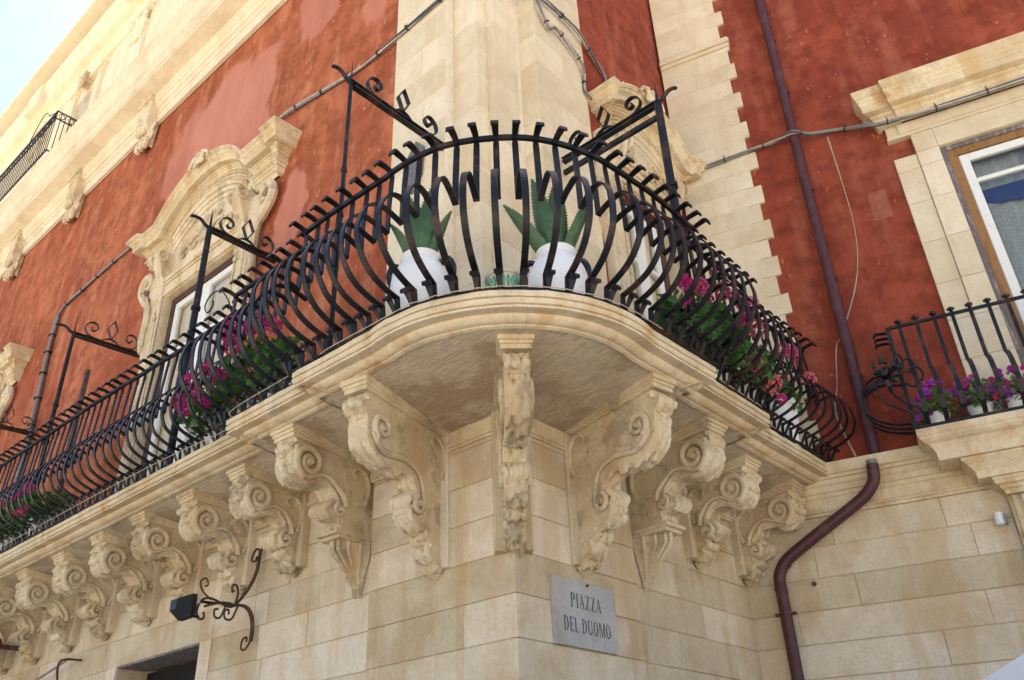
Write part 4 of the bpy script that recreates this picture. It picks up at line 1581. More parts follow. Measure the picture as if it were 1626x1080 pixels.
# ------------------------------------------------------------------ tall iron posts with scrolled arms
def awning_post(label, base, wall_pt, top_z, over, pole_r, double=False):
    """base: (x, y) foot of the pole, wall_pt: (x, y) where the arm meets the wall"""
    t = thing('awning_post', label, 'iron post', (base[0], base[1], SLAB), 'iron posts with scrolled arms on the balcony')
    b = Vector((base[0], base[1], 0))
    w = Vector((wall_pt[0], wall_pt[1], 0))
    d = (w - b)
    L = d.length
    d.normalize()
    side = Vector((-d.y, d.x, 0))
    Z = Vector((0, 0, 1))
    P = lambda a, z, s=0.0: b + d * a + Z * z + side * s
    mb = MB()
    mb.tube([P(0, SLAB), P(0, SLAB + 0.9), P(0, top_z)], [pole_r, pole_r, pole_r * 0.9], 10)
    mb.tube([P(0, top_z), P(0, top_z + 0.22)], [pole_r * 0.5, 0.002], 6)
    for z in (SLAB + 1.05, (SLAB + top_z) / 2 + 0.3):
        mb.tube([P(0, z), P(0, z + 0.03)], pole_r * 1.35, 10)
    mb.build('pole', M['iron'], t)
    mb = MB()
    mb.ribbon([P(0.02, top_z - 0.02), P(L, top_z - 0.02)], Z, 0.016, 0.045)
    mb.ribbon([P(-0.02, top_z + 0.012), P(L, top_z + 0.012)], Z, 0.010, 0.055)
    fin = spline([(0, 0.0), (-0.05, 0.02), (-0.10, 0.055), (-over, 0.05), (-over - 0.015, 0.035)], 4)
    mb.tube([P(a, top_z + z) for a, z in fin], [0.018 - 0.004 * i / len(fin) for i in range(len(fin))], 7)
    mb.build('arm', M['iron'], t)
    if double:
        mb = MB()
        mb.ribbon([P(0.03, top_z - 0.13), P(L, top_z - 0.13)], Z, 0.04, 0.03)
        mb.build('lower_bar', M['iron'], t)
    k = L / 0.72
    for (c0, flip) in ((0.17, 1), (0.60, -1)):
        mb = MB()
        pts = [(0.09, 0.02), (-0.02, 0.035), (-0.07, 0.095), (-0.06, 0.165), (-0.005, 0.205), (0.045, 0.185), (0.055, 0.135), (0.02, 0.105), (-0.008, 0.125), (0.005, 0.145)]
        sp = spline([(c0 * k + flip * a, z) for a, z in pts], 4)
        mb.ribbon([P(a, top_z + z) for a, z in sp], side, 0.036, 0.008)
        mb.build('scroll', M['iron'], t)
    mb = MB()
    c0 = 0.385 * k
    mb.ribbon([P(c0 - 0.10, top_z + 0.02), P(c0 - 0.05, top_z + 0.06), P(c0, top_z + 0.075), P(c0 + 0.05, top_z + 0.06), P(c0 + 0.10, top_z + 0.02)], side, 0.028, 0.007)
    mb.ribbon([P(c0, top_z + 0.07), P(c0 - 0.055, top_z + 0.19), P(c0 + 0.0, top_z + 0.30), P(c0 + 0.055, top_z + 0.19), P(c0, top_z + 0.07)], side, 0.036, 0.008)
    mb.build('diamond', M['iron'], t)
    return t


awning_post('thin iron post left of the agaves, its arm reaching the pale corner pilaster', (-0.585, -0.93), (-0.585, 0.0), 6.36, 0.15, 0.016)
awning_post('thick dark post with scrolled arm standing in front of the left window', (-2.86, -0.69), (-2.86, 0.0), 6.40, 0.17, 0.030)
awning_post('thick post with a double bar arm, right of the two agave pots', (0.93, 0.76), (0.02, 0.76), 6.33, 0.15, 0.034, True)
awning_post('far left post on the red wall beside the vertical conduit', (-5.47, -0.71), (-5.43, 0.0), 6.40, 0.17, 0.022)
awning_post('post at the very left edge of the picture under the second pediment', (-8.15, -0.72), (-8.1, 0.0), 6.3, 0.15, 0.03)

mb = MB()
pts = spline([(-1.97, -0.84, 5.05), (-2.06, -0.84, 5.22), (-2.20, -0.84, 5.36), (-2.34, -0.84, 5.38), (-2.40, -0.84, 5.30), (-2.34, -0.84, 5.22), (-2.27, -0.84, 5.26), (-2.29, -0.84, 5.31)], 5)
mb.tube(pts, 0.006, 6)
mb.build('iron_curl', M['iron'], rail_root)

# ------------------------------------------------------------------ left conduit behind the far post, fittings
t = thing('iron_upright', 'short dark square upright leaning on the red wall right of the far left post', 'iron bar', (-5.3, -0.55, SLAB))
mb = MB()
mb.ribbon([(-5.42, -0.50, SLAB), (-5.42, -0.5, 6.02)], (1, 0, 0), 0.05, 0.04)
o = mb.build('bar', M['rusty_iron'], t)
mb = MB()
mb.box(lambda a, o, z: Vector((a, o, z)), -5.46, -5.38, -0.55, -0.45, SLAB, SLAB + 0.02)
mb.build('foot_plate', M['rusty_iron'], t)

# ------------------------------------------------------------------ the wing beyond the inner corner
wing = thing('side_wing', 'side wing of deep red stucco with toothed pale quoins and a brown framed window', 'building', (0, YC, 0))
low_w = wall('lower_wall', FW, -0.05, 9, 0, 3.98, -0.008, 0.60, [(2.25, 3.75, 0, 3.2)], M['mortar'], wing)
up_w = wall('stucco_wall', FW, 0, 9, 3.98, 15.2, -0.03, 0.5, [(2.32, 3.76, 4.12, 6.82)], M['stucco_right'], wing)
mb = MB()
mb.box(FW, 0.3, 9, -10, -0.62, 0, 15.0)
mb.build('sun_block_body', M['dark_void'], wing)  # solid mass added behind the wing wall to keep sunlight out
for k in range(-4, 5):
    za = Z0C + k * CH
    zb = min(za + CH, 3.70)
    if zb - za < 0.05:
        continue
    x = -0.05
    n = 0
    while x < 5.5:
        e = x + rnd.uniform(0.7, 1.35) * (0.5 if (n == 0 and k % 2) else 1)
        n += 1
        if x < 1.92 and e > 1.7:
            e = 1.93
        if zb <= 3.25 and 1.93 <= x < 3.9:
            x = 3.95
            continue
        mb = MB()
        mb.box(FW, x + 0.0015, e - 0.0015, -0.08, rnd.uniform(-0.001, 0.003), za + 0.004, zb - 0.002, 0.004, 0.002)
        mb.build('stone_block', M['ashlar'], low_w)
        x = e
# cornice of the wing
mb = MB()
wc = [(-0.02, 3.70), (0.012, 3.70), (0.016, 3.722), (0.03, 3.726), (0.032, 3.74), (0.018, 3.75), (0.018, 3.835), (0.030, 3.84), (0.034, 3.87),
      (0.05, 3.875), (0.055, 3.915), (0.075, 3.93), (0.078, 3.962), (0.10, 3.966), (0.104, 3.985), (0.125, 3.995), (0.135, 4.02), (0.14, 4.05), (0.14, 4.08), (-0.02, 4.085)]
rows = [[FW(a, d, z) for a in (0.0, 0.6, 1.2, 1.8, 2.4, 4, 9)] for d, z in wc]
mb.loft([list(r) for r in zip(*rows)])
mb.build('wing_cornice', M['moulding'], wing, fix=False)
# toothed quoins
quoin = MB()
quoin.box(FW, 0.0, 0.60, -0.05, -0.002, 4.08, 13)
quoin = quoin.build('quoin_strip', M['pale_mortar'], wing)
z = 4.09
k = 0
while z < 11.6:
    h = 0.21 + rnd.uniform(-0.006, 0.006)
    wd = (0.775 if k % 2 else 0.705) + rnd.uniform(-0.012, 0.012)
    if 8.62 < z < 8.9:
        wd = 0.74
    sp = rnd.uniform(0.28, 0.48)
    for a0, a1 in ((0.0, sp), (sp, wd)):
        mb = MB()
        mb.box(FW, a0 + 0.002, a1 - 0.002, -0.05, rnd.uniform(0.0, 0.004), z + 0.002, z + h - 0.002, 0.0025, 0.001)
        mb.build('stone_block', M['pale_ashlar'], quoin)
    z += h
    k += 1
mb = MB()
mb.box(FW, 0.0, 0.78, -0.03, 0.05, 9.02, 9.07, 0.008)
mb.box(FW, 0.0, 0.77, -0.03, 0.03, 8.97, 9.02, 0.008)
mb.build('capital_moulding', M['pale_ashlar'], quoin)
mb = MB()
mb.box(FW, 1.64, 1.80, -0.05, -0.0265, 6.27, 6.58, 0.001)
mb.build('wall_patch', M['patch'], wing)

# its window
ww = group_empty('window', wing, FW(3.04, 0, 4.12))
for s in (-1, 1):
    z = 4.09
    k = 0
    while z < 6.83:
        h = min(rnd.choice((0.30, 0.36, 0.42)), 6.83 - z)
        if 6.83 - (z + h) < 0.1:
            h = 6.83 - z
        c = 3.04
        x = sorted((c + s * 0.72, c + s * 0.905))
        y = sorted((c + s * 0.908, c + s * 1.10))
        mb = MB()
        mb.box(FW, x[0], x[1], -0.30, 0.028, z + 0.0015, z + h - 0.0015, 0.003, 0.001)
        mb.build('stone_block', M['pale_ashlar'], ww)
        mb = MB()
        mb.box(FW, y[0], y[1], -0.05, 0.012, z + 0.0015 + (0.1 if k == 0 else 0), z + h - 0.0015, 0.003, 0.001)
        mb.build('stone_block', M['pale_ashlar'], ww)
        z += h
        k += 1
mb = MB()
mb.box(FW, 2.32, 3.76, -0.30, 0.028, 6.832, 7.04, 0.004)
mb.box(FW, 2.135, 2.3185, -0.05, 0.028, 6.832, 7.04, 0.004)
mb.box(FW, 1.94, 4.14, -0.05, 0.040, 7.041, 7.075, 0.006)
mb.box(FW, 1.95, 4.13, -0.05, 0.018, 7.076, 7.20, 0.004)
mb.box(FW, 2.05, 4.03, -0.05, 0.035, 7.08, 7.196, 0.004)
mb.build('lintel', M['pale_ashlar'], ww)
# plain pediment moulding with a forward break
mb = MB()
pp = [(0.0, 7.20), (0.05, 7.202), (0.055, 7.23), (0.07, 7.25), (0.075, 7.285), (0.10, 7.30), (0.105, 7.32), (0.17, 7.335), (0.172, 7.40), (0.18, 7.405), (0.185, 7.43),
      (0.20, 7.45), (0.205, 7.475), (0.222, 7.49), (0.235, 7.53), (0.24, 7.56), (0.0, 7.57)]
path = [(1.93, -0.1, -1), (1.93, 0.0, 0), (2.10, 0.0, 0), (2.10, 0.05, 1), (3.98, 0.05, 1), (3.98, 0, 0), (4.15, 0.0, 0), (4.15, -0.1, -1)]
rows = []
for (o, z) in pp:
    rows.append([FW(1.93 - o * 0.75, -0.05, z), FW(1.93 - o * 0.75, o, z), FW(2.10 - o * 0.4, o, z), FW(2.10 - o * 0.4, o + 0.045, z),
                 FW(3.98 + o * 0.4, o + 0.045, z), FW(3.98 + o * 0.4, o, z), FW(4.15 + o * 0.75, o, z), FW(4.15 + o * 0.75, -0.05, z)])
mb.loft([list(r) for r in zip(*rows)])
mb.build('pediment', M['moulding'], ww, fix=False)
# weathered outer board, then frame
mb = MB()
for (a0, a1, z0, z1) in ((2.322, 2.37, 4.12, 6.83), (3.71, 3.758, 4.12, 6.83), (2.37, 3.71, 6.785, 6.83)):
    mb.box(FW, a0, a1, -0.1, -0.012, z0, z1, 0.004)
mb.build('outer_board', M['grey_wood'], ww)
casement(ww, FW, 3.04, 0.668, 4.12, 6.783, 0.6, 0.03, (M['brown_wood'], M['white_frame']), bars=(0.86,), reflection=True, fw=0.07)

# wing balcony
wb = MB()
bp = [(-0.02, 3.905), (0.0, 3.91), (0.0, 4.085)]
def wslab(name, a0, a1, o_front, z0, z1, prof, mat, parent):
    """prof: list (inset, z)"""
    rows = []
    for d, z in prof:
        rows.append([FW(a0 + d, -0.05, z), FW(a0 + d, o_front - d, z), FW(a1 - d, o_front - d, z), FW(a1 - d, -0.05, z)])
    mb = MB()
    mb.loft([list(r) for r in zip(*rows)])
    # top and bottom
    mb.add(rows[0], [(0, 1, 2, 3)])
    mb.add(rows[-1], [(0, 1, 2, 3)])
    return mb.build(name, mat, parent, fix=False)


slab_w = wslab('balcony_slab', 1.46, 4.62, 0.43, 0, 0, [(0.0, 4.095), (0.0, 4.045), (0.006, 4.04), (0.012, 4.03), (0.012, 4.02), (0.03, 4.0), (0.06, 3.985), (0.085, 3.95), (0.095, 3.93), (0.10, 3.868)], M['moulding'], wing)
wslab('corbel_course', 1.70, 4.4, 0.30, 0, 0, [(0.0, 3.866), (0.0, 3.85), (0.01, 3.84), (0.03, 3.82), (0.055, 3.79), (0.07, 3.77), (0.075, 3.72)], M['moulding'], slab_w)
wslab('lower_moulding', 1.86, 4.22, 0.21, 0, 0, [(0.0, 3.718), (0.0, 3.70), (0.01, 3.69), (0.015, 3.67), (0.04, 3.66), (0.045, 3.64), (0.06, 3.63), (0.065, 3.60)], M['moulding'], slab_w)
for a in (1.93, 3.9):
    mb = MB()
    mb.box(FW, a, a + 0.26, -0.05, 0.10, 0.0, 3.598, 0.004)
    for q in range(4):
        mb.box(FW, a + 0.02 + q * 0.06, a + 0.055 + q * 0.06, 0.09, 0.125, 2.0, 3.596, 0.008)
    mb.build('fluted_pilaster', M['carved'], wing)
mb = MB()
mb.box(FW, 2.19, 3.9, -0.3, -0.28, 0, 3.2)
mb.build('doorway', M['dark_void'], wing)

# wing balcony railing
wr = group_empty('wing_railing', wing, FW(1.5, 0.4, 4.1))
RT = 4.97
RO = 0.40
mb = MB()
mb.ribbon([FW(1.47, 0.02, RT), FW(1.47, RO, RT)], (0, 0, 1), 0.022, 0.022)
mb.ribbon([FW(1.47, RO, RT), FW(4.6, RO, RT)], (0, 0, 1), 0.022, 0.022)
mb.build('handrail', M['iron'], wr)
mb = MB()
mb.ribbon([FW(1.49, 0.02, 4.115), FW(1.49, RO, 4.115)], (0, 0, 1), 0.02, 0.03)
mb.ribbon([FW(1.49, RO, 4.115), FW(4.6, RO, 4.115)], (0, 0, 1), 0.02, 0.03)
mb.build('foot_rail', M['iron'], wr)


def small_bal(v):
    mb = MB()
    r_ = random.Random(v)
    # upright with a flattened kink halfway, gently bellied below, a stud on top and wings at the foot
    mb.ribbon([(0, 0, 1.0 - 0.12), (0, 0, 0.68), (0, 0.0, 0.46)], (1, 0, 0), 0.026, 0.012)
    mb.ribbon([(0.007, 0.0, 0.46), (0.007, -0.035, 0.43), (0.007, -0.075, 0.38), (0.006, -0.115, 0.28), (0.004, -0.120, 0.18), (0.0, -0.085, 0.09), (0, -0.01, 0.02), (0, 0, 0.0)], (1, 0, 0), 0.034, 0.010)
    mb.tube([(0, 0, 0.855), (0, 0, 0.895)], [0.013, 0.010], 7)
    mb.tube([(0, 0, 0.893), (0, -0.002, 0.905), (0, -0.002, 0.92)], [0.026, 0.030, 0.008], 8)
    mb.ribbon([(0, -0.03, 0.06), (0, -0.055, 0.10), (0, -0.07, 0.11)], (1, 0, 0), [0.02, 0.045, 0.06], 0.008)
    return mb.mesh('wing_baluster', M['iron'])


SB = [small_bal(i) for i in range(2)]
rotw = Matrix.Rotation(TH, 4, 'Z')
for i in range(24):
    a = 1.56 + i * 0.128
    p = FW(a, RO, 4.11)
    inst('baluster', rnd.choice(SB), wr, Matrix.Translation(p) @ rotw)
for i in range(3):
    p = FW(1.47, 0.10 + i * 0.095, 4.11)
    inst('baluster', BAL[i], wr, Matrix.Translation(p) @ rotw @ Matrix.Rotation(-math.pi / 2, 4, 'Z') @ Matrix.Scale(0.79, 4, Vector((0, 0, 1))))
mb = MB()
mb.box(FW, 1.455, 1.485, RO - 0.02, RO + 0.01, 4.10, 4.96)
mb.build('corner_upright', M['iron'], wr)
# wrought flower at the corner
fl = MB()
c0 = FW(1.36, RO + 0.05, 4.55)
dirs = [Vector((math.cos(a), math.sin(a), 0)) for a in (math.pi + 0.6, -math.pi / 2, -2.0, -2.6)]
ax = (FW(1, 1, 0) - FW(2, 0, 0)).normalized()
ua = Vector((CT, ST, 0))
uz = Vector((0, 0, 1))
uo = Vector((ST, -CT, 0))
fr_ = random.Random(5)
for k in range(11):
    a = 2 * math.pi * k / 11 + fr_.uniform(-0.3, 0.3)
    L_ = fr_.uniform(0.08, 0.2) * (1.3 if math.sin(a) < -0.2 else 1.0)
    d1 = (ua * math.cos(a) * 0.8 + uz * math.sin(a) + uo * fr_.uniform(-0.1, 0.7)).normalized()
    pts = [c0, c0 + d1 * L_ * 0.35 + uo * 0.03, c0 + d1 * L_ * 0.7 + uo * fr_.uniform(0.0, 0.05), c0 + d1 * L_ + uo * fr_.uniform(-0.05, 0.03)]
    fl.ribbon(pts, d1.cross(uo), [0.012, 0.035, 0.03, 0.003], 0.004)
fl.tube([c0 - uo * 0.02, c0 + uo * 0.05], [0.035, 0.02], 10)
for k in range(7):
    a = 2 * math.pi * k / 7
    c2 = c0 + ua * 0.06 * math.cos(a) + uz * (0.06 * math.sin(a) + 0.04) + uo * 0.03
    fl.ribbon([c2, c2 + uo * 0.05 + ua * 0.03 * math.cos(a * 3), c2 + uo * 0.06 + uz * 0.06], ua, [0.01, 0.035, 0.003], 0.004)
fl.build('iron_flower', M['iron'], wr, fix=False)
mb = MB()
for (dz, dx, s) in ((0.08, 0.22, 1), (0.0, 0.26, 1), (-0.10, 0.21, -1), (0.13, 0.15, 1)):
    pts = spline([(0.02, 0.0), (dx * 0.5, dz * 0.7), (dx * 0.85, dz + 0.03 * s), (dx, dz - 0.03 * s), (dx * 0.92, dz - 0.09 * s), (dx * 0.78, dz - 0.08 * s)], 5)
    mb.tube([c0 + ua * a + uz * b + uo * 0.01 for a, b in pts], 0.009, 6)
for s in (-1, 1):
    pts = spline([(0, 0), (-0.03, -0.12), (0.02, -0.22), (0.12, -0.3), (0.2, -0.34)], 5)
    mb.tube([c0 + ua * (a + 0.05 * s) + uz * b + uo * 0.0 for a, b in pts], 0.009, 6)
mb.build('iron_tendril', M['iron'], wr)

# ------------------------------------------------------------------ drain pipe
t = thing('drain_pipe', 'purple brown rain pipe running down the red wing wall and bending round the cornice', 'drain pipe', FW(1.16, 0.1, 0))
mb = MB()
mb.tube([FW(1.19, 0.05, 13), FW(1.185, 0.06, 9), FW(1.16, 0.08, 6.3), FW(1.145, 0.09, 4.086)], 0.046, 14)
mb.build('upper_pipe', M['pipe'], t, smooth=40)
for z in (8.75, 7.98, 6.72, 5.72, 4.75):
    mb = MB()
    a = 1.19 - (9 - z) * 0.0095
    oo = 0.05 + (9 - z) * 0.008
    mb.tube([FW(a, oo, z), FW(a, oo, z + 0.012), FW(a, oo, z + 0.02), FW(a, oo, z + 0.04)], [0.052, 0.055, 0.055, 0.052], 14)
    mb.tube([FW(a, -0.02, z + 0.02), FW(a, oo, z + 0.02)], 0.008, 6)
    mb.build('pipe_collar', M['pipe'], t, smooth=40)
mb = MB()
lp = spline([(1.105, 0.17, 3.985), (1.10, 0.17, 3.93), (1.085, 0.16, 3.86), (1.02, 0.14, 3.785), (0.92, 0.12, 3.72), (0.60, 0.09, 3.55), (0.36, 0.07, 3.415), (0.285, 0.065, 3.35), (0.245, 0.065, 3.27), (0.24, 0.065, 3.18)], 4)
mb.tube([FW(*p) for p in lp] + [FW(0.235, 0.065, 2.0), FW(0.23, 0.065, 0.0)], 0.046, 14)
mb.build('lower_pipe', M['pipe'], t, smooth=40)
mb = MB()
mb.tube([FW(1.105, 0.17, 3.975), FW(1.105, 0.17, 4.02)], [0.040, 0.040], 14)
mb.build('zinc_neck', M['galv'], t, smooth=40)
mb = MB()
for (p0, p1) in (((0.30, 0.066, 3.366), (0.318, 0.067, 3.381)), ((0.985, 0.13, 3.758), (1.003, 0.134, 3.772)), ((0.238, 0.065, 3.17), (0.238, 0.065, 3.19))):
    mb = MB()
    mb.tube([FW(*p0), FW(*p1)], 0.0495, 14)
    mb.build('pipe_joint', M['pipe'], t, smooth=40)
mb = MB()
mb.tube([FW(0.239, 0.065, 2.985), FW(0.239, 0.065, 3.0)], 0.056, 14)
mb.tube([FW(0.16, 0.065, 2.992), FW(0.32, 0.065, 2.992)], 0.012, 6)
mb.build('pipe_bracket', M['rusty_iron'], t)

# ------------------------------------------------------------------ cables
def cable_run(label, pts, n=4, r=0.011, spread=0.020, mats=('cable', 'cable', 'cable_dark', 'cable_light'), ties=0.42, name='cable_bundle'):
    t = thing(name, label, 'cables', pts[0])
    sp = spline([tuple(p) for p in pts], 8)
    P = [Vector(p) for p in sp]
    for k in range(n):
        mb = MB()
        line = []
        for i, p in enumerate(P):
            tg = (P[min(i + 1, len(P) - 1)] - P[max(i - 1, 0)]).normalized()
            u = tg.orthogonal().normalized() if abs(tg.z) > 0.95 else tg.cross(Vector((0, 0, 1))).normalized()
            v = tg.cross(u)
            a = 2 * math.pi * k / n + 0.10 * i + 0.8 * math.sin(i * 0.13 + k)
            sr = spread * (0.8 + 0.35 * math.sin(i * 0.21 + k * 2))
            line.append(p + (u * math.cos(a) + v * math.sin(a)) * sr * (0.6 if n > 1 else 0))
        mb.tube(line, r, 6)
        mb.build('cable', M[mats[k % len(mats)]], t, smooth=0)
    if ties:
        d = 0.0
        for i in range(1, len(P)):
            d += (P[i] - P[i - 1]).length
            if d > ties:
                d = 0
                tg = (P[i] - P[i - 1]).normalized()
                mb = MB()
                mb.tube([P[i] - tg * 0.006, P[i] + tg * 0.006], spread * 0.75 + r * 1.25, 10)
                u = tg.orthogonal().normalized()
                mb.tube([P[i], P[i] + Vector((0, 0, spread * 0.7 + r + 0.035))], 0.004, 5)
                mb.build('cable_tie', M['tie'], t)
    return t


cable_run('grey cable bundle rising over the red wall to the top of the corner pilaster',
          [FL(3.3, 0.0, 8.38), FL(2.95, 0.02, 8.36), FL(2.3, 0.0, 8.25), FL(1.75, 0.0, 8.14), FL(1.2, 0.03, 8.10), FL(0.62, 0.03, 8.12), FL(0.45, 0.0, 8.16), (-0.25, 0.10, 8.2), (-0.13, 0.24, 8.22),
           (-0.05, 0.5, 8.18), (0.03, 0.62, 8.17), (0.03, 0.95, 8.20), (0.04, 1.15, 8.17), (0.02, 1.35, 8.08), (0.0, 1.55, 7.98), (0.0, 1.62, 7.83), (0.0, 1.64, 7.7)])
cable_run('tangled pale cables dropping down the right side of the corner pilaster to the right pediment',
          [(0.02, 0.56, 8.13), (0.03, 0.64, 7.95), (0.03, 0.72, 7.86), (0.03, 0.80, 7.93), (0.03, 0.95, 7.90), (0.03, 1.10, 7.82), (0.03, 1.19, 7.75), (0.0, 1.225, 7.62), (0.0, 1.215, 7.50), (0.02, 1.26, 7.42), (0.0, 1.33, 7.42)],
          3, 0.009, 0.018, ('galv', 'cable', 'cable_light'), 0.25)
cable_run('grey cables following the red wall from the left pediment to the far left conduit',
          [FL(5.9, 0.02, 8.36), FL(6.3, 0.0, 8.37), FL(7.0, 0.0, 8.36), FL(7.7, 0.0, 8.33), FL(8.2, 0.0, 8.30), FL(8.38, 0.0, 8.15)], 3, 0.012, 0.018)
t = cable_run('grey vertical conduit on the far left red wall with many clips', [FL(8.38, 0.0, 8.2), FL(8.36, 0.01, 7.6), FL(8.25, 0.01, 6.6), FL(8.2, 0.01, 5.5), FL(8.2, 0.01, 4.2)], 2, 0.026, 0.028, ('galv', 'cable'), 0.28, 'conduit')
t['category'] = 'conduit'
cable_run('grey cable bundle crossing the quoins, the drain pipe and the right window pediment',
          [FW(0.1, 0.03, 7.40), FW(0.35, 0.03, 7.44), FW(0.7, 0.03, 7.46), FW(0.92, 0.04, 7.46), FW(1.05, 0.07, 7.46), FW(1.18, 0.13, 7.43), FW(1.32, 0.08, 7.38), FW(1.6, 0.03, 7.36), FW(1.80, 0.11, 7.24), FW(1.95, 0.13, 7.19),
           FW(2.3, 0.13, 7.17), FW(2.7, 0.13, 7.17), FW(3.2, 0.13, 7.18), FW(3.8, 0.13, 7.2), FW(4.5, 0.05, 7.3)], 5, 0.010, 0.024, ties=0.38)
t = cable_run('thin pale string hanging from the cables down the red wing wall behind the drain pipe',
              [FW(1.46, 0.02, 7.33), FW(1.47, 0.02, 6.8), FW(1.46, 0.02, 6.2), FW(1.36, 0.02, 5.7), FW(1.15, 0.02, 5.25), FW(1.06, 0.03, 5.1), FW(0.99, 0.03, 4.75), FW(0.93, 0.04, 4.5), FW(1.0, 0.05, 4.12)],
              2, 0.003, 0.007, ('cable_light', 'twine'), 0, 'hanging_string')
t['category'] = 'string'
mb = MB()
sp = [(-5.6, -0.83), (-3.0, -0.81), (-1.80, -0.80), (-1.62, -0.93), (-0.95, -0.93), (-0.5, -1.0)]
mb = MB()
line = spline([(x, y, 4.105 + 0.02 * math.sin(i * 2)) for i, (x, y) in enumerate(sp)], 8)
for a in range(-80, 1, 10):
    line.append((1.0 * math.cos(math.radians(a)), 1.0 * math.sin(math.radians(a)), 4.10))
line += [(0.99, 0.7, 4.105), (0.90, 0.95, 4.11), (0.9, 1.6, 4.105), (0.79, 1.85, 4.11), (0.79, 2.7, 4.1)]
mb.tube(line, 0.0028, 5)
tag(mb.build('twine', M['twine']), 'thin pale twine lying along the outer foot of the corner balcony railing', 'string')

# ------------------------------------------------------------------ street sign
GL = {}


def glyphs():
    # unit cell height 1; list of polygons (x, y)
    def stem(x, w, y0=0.0, y1=1.0):
        return [(x, y0), (x + w, y0), (x + w, y1), (x, y1)]

    def serif(x, w, y):
        h = 0.045
        return [(x - 0.05, y), (x + w + 0.05, y), (x + w + 0.05, y + h), (x - 0.05, y + h)]

    def arc(cx, cy, rx, ry, a0, a1, tx, ty, n=14):
        out, inn = [], []
        for i in range(n + 1):
            a = math.radians(a0 + (a1 - a0) * i / n)
            out.append((cx + rx * math.cos(a), cy + ry * math.sin(a)))
            inn.append((cx + (rx - tx) * math.cos(a), cy + (ry - ty) * math.sin(a)))
        return [[out[i], out[i + 1], inn[i + 1], inn[i]] for i in range(n)]
    S, H = 0.135, 0.05
    g = {}
    g['P'] = (0.56, [stem(0.08, S), serif(0.08, S, 0), serif(0.08, S, 0.955)] + arc(0.24, 0.73, 0.27, 0.27, -90, 90, S, H))
    g['I'] = (0.34, [stem(0.10, S), serif(0.10, S, 0), serif(0.10, S, 0.955)])
    g['A'] = (0.64, [[(0.07, 0), (0.12, 0), (0.33, 1.0), (0.28, 1.0)], [(0.42, 0), (0.56, 0), (0.35, 1.0), (0.27, 1.0)], [(0.16, 0.30), (0.46, 0.30), (0.45, 0.35), (0.17, 0.35)],
                     serif(0.07, 0.05, 0), serif(0.42, 0.14, 0)])
    g['Z'] = (0.58, [[(0.05, 0), (0.20, 0), (0.50, 1.0), (0.36, 1.0)], [(0.05, 0), (0.52, 0), (0.52, 0.05), (0.05, 0.05)], [(0.06, 0.95), (0.50, 0.95), (0.50, 1.0), (0.06, 1.0)],
                     [(0.49, 0), (0.53, 0), (0.53, 0.24), (0.49, 0.05)], [(0.05, 1.0), (0.09, 1.0), (0.09, 0.95), (0.05, 0.78)]])
    g['D'] = (0.66, [stem(0.08, S), serif(0.08, S, 0), serif(0.08, S, 0.955)] + arc(0.22, 0.5, 0.38, 0.5, -90, 90, S, H))
    g['E'] = (0.56, [stem(0.08, S), serif(0.08, S, 0), serif(0.08, S, 0.955), [(0.2, 0), (0.49, 0), (0.49, 0.05), (0.2, 0.05)], [(0.2, 0.95), (0.47, 0.95), (0.47, 1.0), (0.2, 1.0)],
                     [(0.2, 0.49), (0.38, 0.49), (0.38, 0.54), (0.2, 0.54)], [(0.46, 0), (0.5, 0), (0.5, 0.24), (0.46, 0.05)], [(0.44, 1), (0.48, 1), (0.48, 0.78), (0.44, 0.95)],
                     [(0.36, 0.42), (0.40, 0.42), (0.40, 0.62), (0.36, 0.62)]])
    g['L'] = (0.53, [stem(0.08, S), serif(0.08, S, 0), serif(0.08, S, 0.955), [(0.2, 0), (0.48, 0), (0.48, 0.05), (0.2, 0.05)], [(0.44, 0), (0.48, 0), (0.48, 0.27), (0.44, 0.05)]])
    g['U'] = (0.66, [stem(0.08, S, 0.28), serif(0.08, S, 0.955), stem(0.52, 0.05, 0.28), serif(0.52, 0.05, 0.955)] + arc(0.325, 0.28, 0.245, 0.28, 180, 360, 0.10, 0.09))
    g['O'] = (0.68, arc(0.34, 0.5, 0.29, 0.51, 0, 360, 0.12, 0.05, 28))
    g['M'] = (0.86, [stem(0.10, 0.05), serif(0.10, 0.05, 0), stem(0.66, S), serif(0.66, S, 0), serif(0.06, 0.08, 0.955), serif(0.68, 0.1, 0.955),
                     [(0.10, 1.0), (0.24, 1.0), (0.47, 0.0), (0.41, 0.0)], [(0.41, 0.0), (0.46, 0.0), (0.70, 1.0), (0.66, 1.0)]])
    return g


GL = glyphs()
sign = thing('street_sign', 'grey marble street plaque reading PIAZZA DEL DUOMO at the right of the wall corner', 'street sign', FR(0.6, 0.02, 2.51))
mb = MB()
mb.box(FR, 0.295, 0.885, 0.0035, 0.026, 2.525, 2.905, 0.002)
mb.build('plaque', M['marble'], sign)


def write(txt, y_mid, z_base, hgt, xs, tot_w):
    w = sum(0.30 if ch == ' ' else GL[ch][0] for ch in txt) + 0.05 * (len(txt) - 1)
    sc = tot_w / w
    x = y_mid - tot_w / 2
    for ch in txt:
        if ch == ' ':
            x += 0.35 * sc
            continue
        mb = MB()
        for li, poly in enumerate(GL[ch][1]):
            o1 = 0.0272 + 0.00008 * li
            mb.loft([[FR(x + px * sc, 0.0262, z_base + py * hgt) for px, py in poly], [FR(x + px * sc, o1, z_base + py * hgt) for px, py in poly]], closed=True)
        mb.build('letter', M['ink'], sign)
        x += (GL[ch][0] + 0.05) * sc


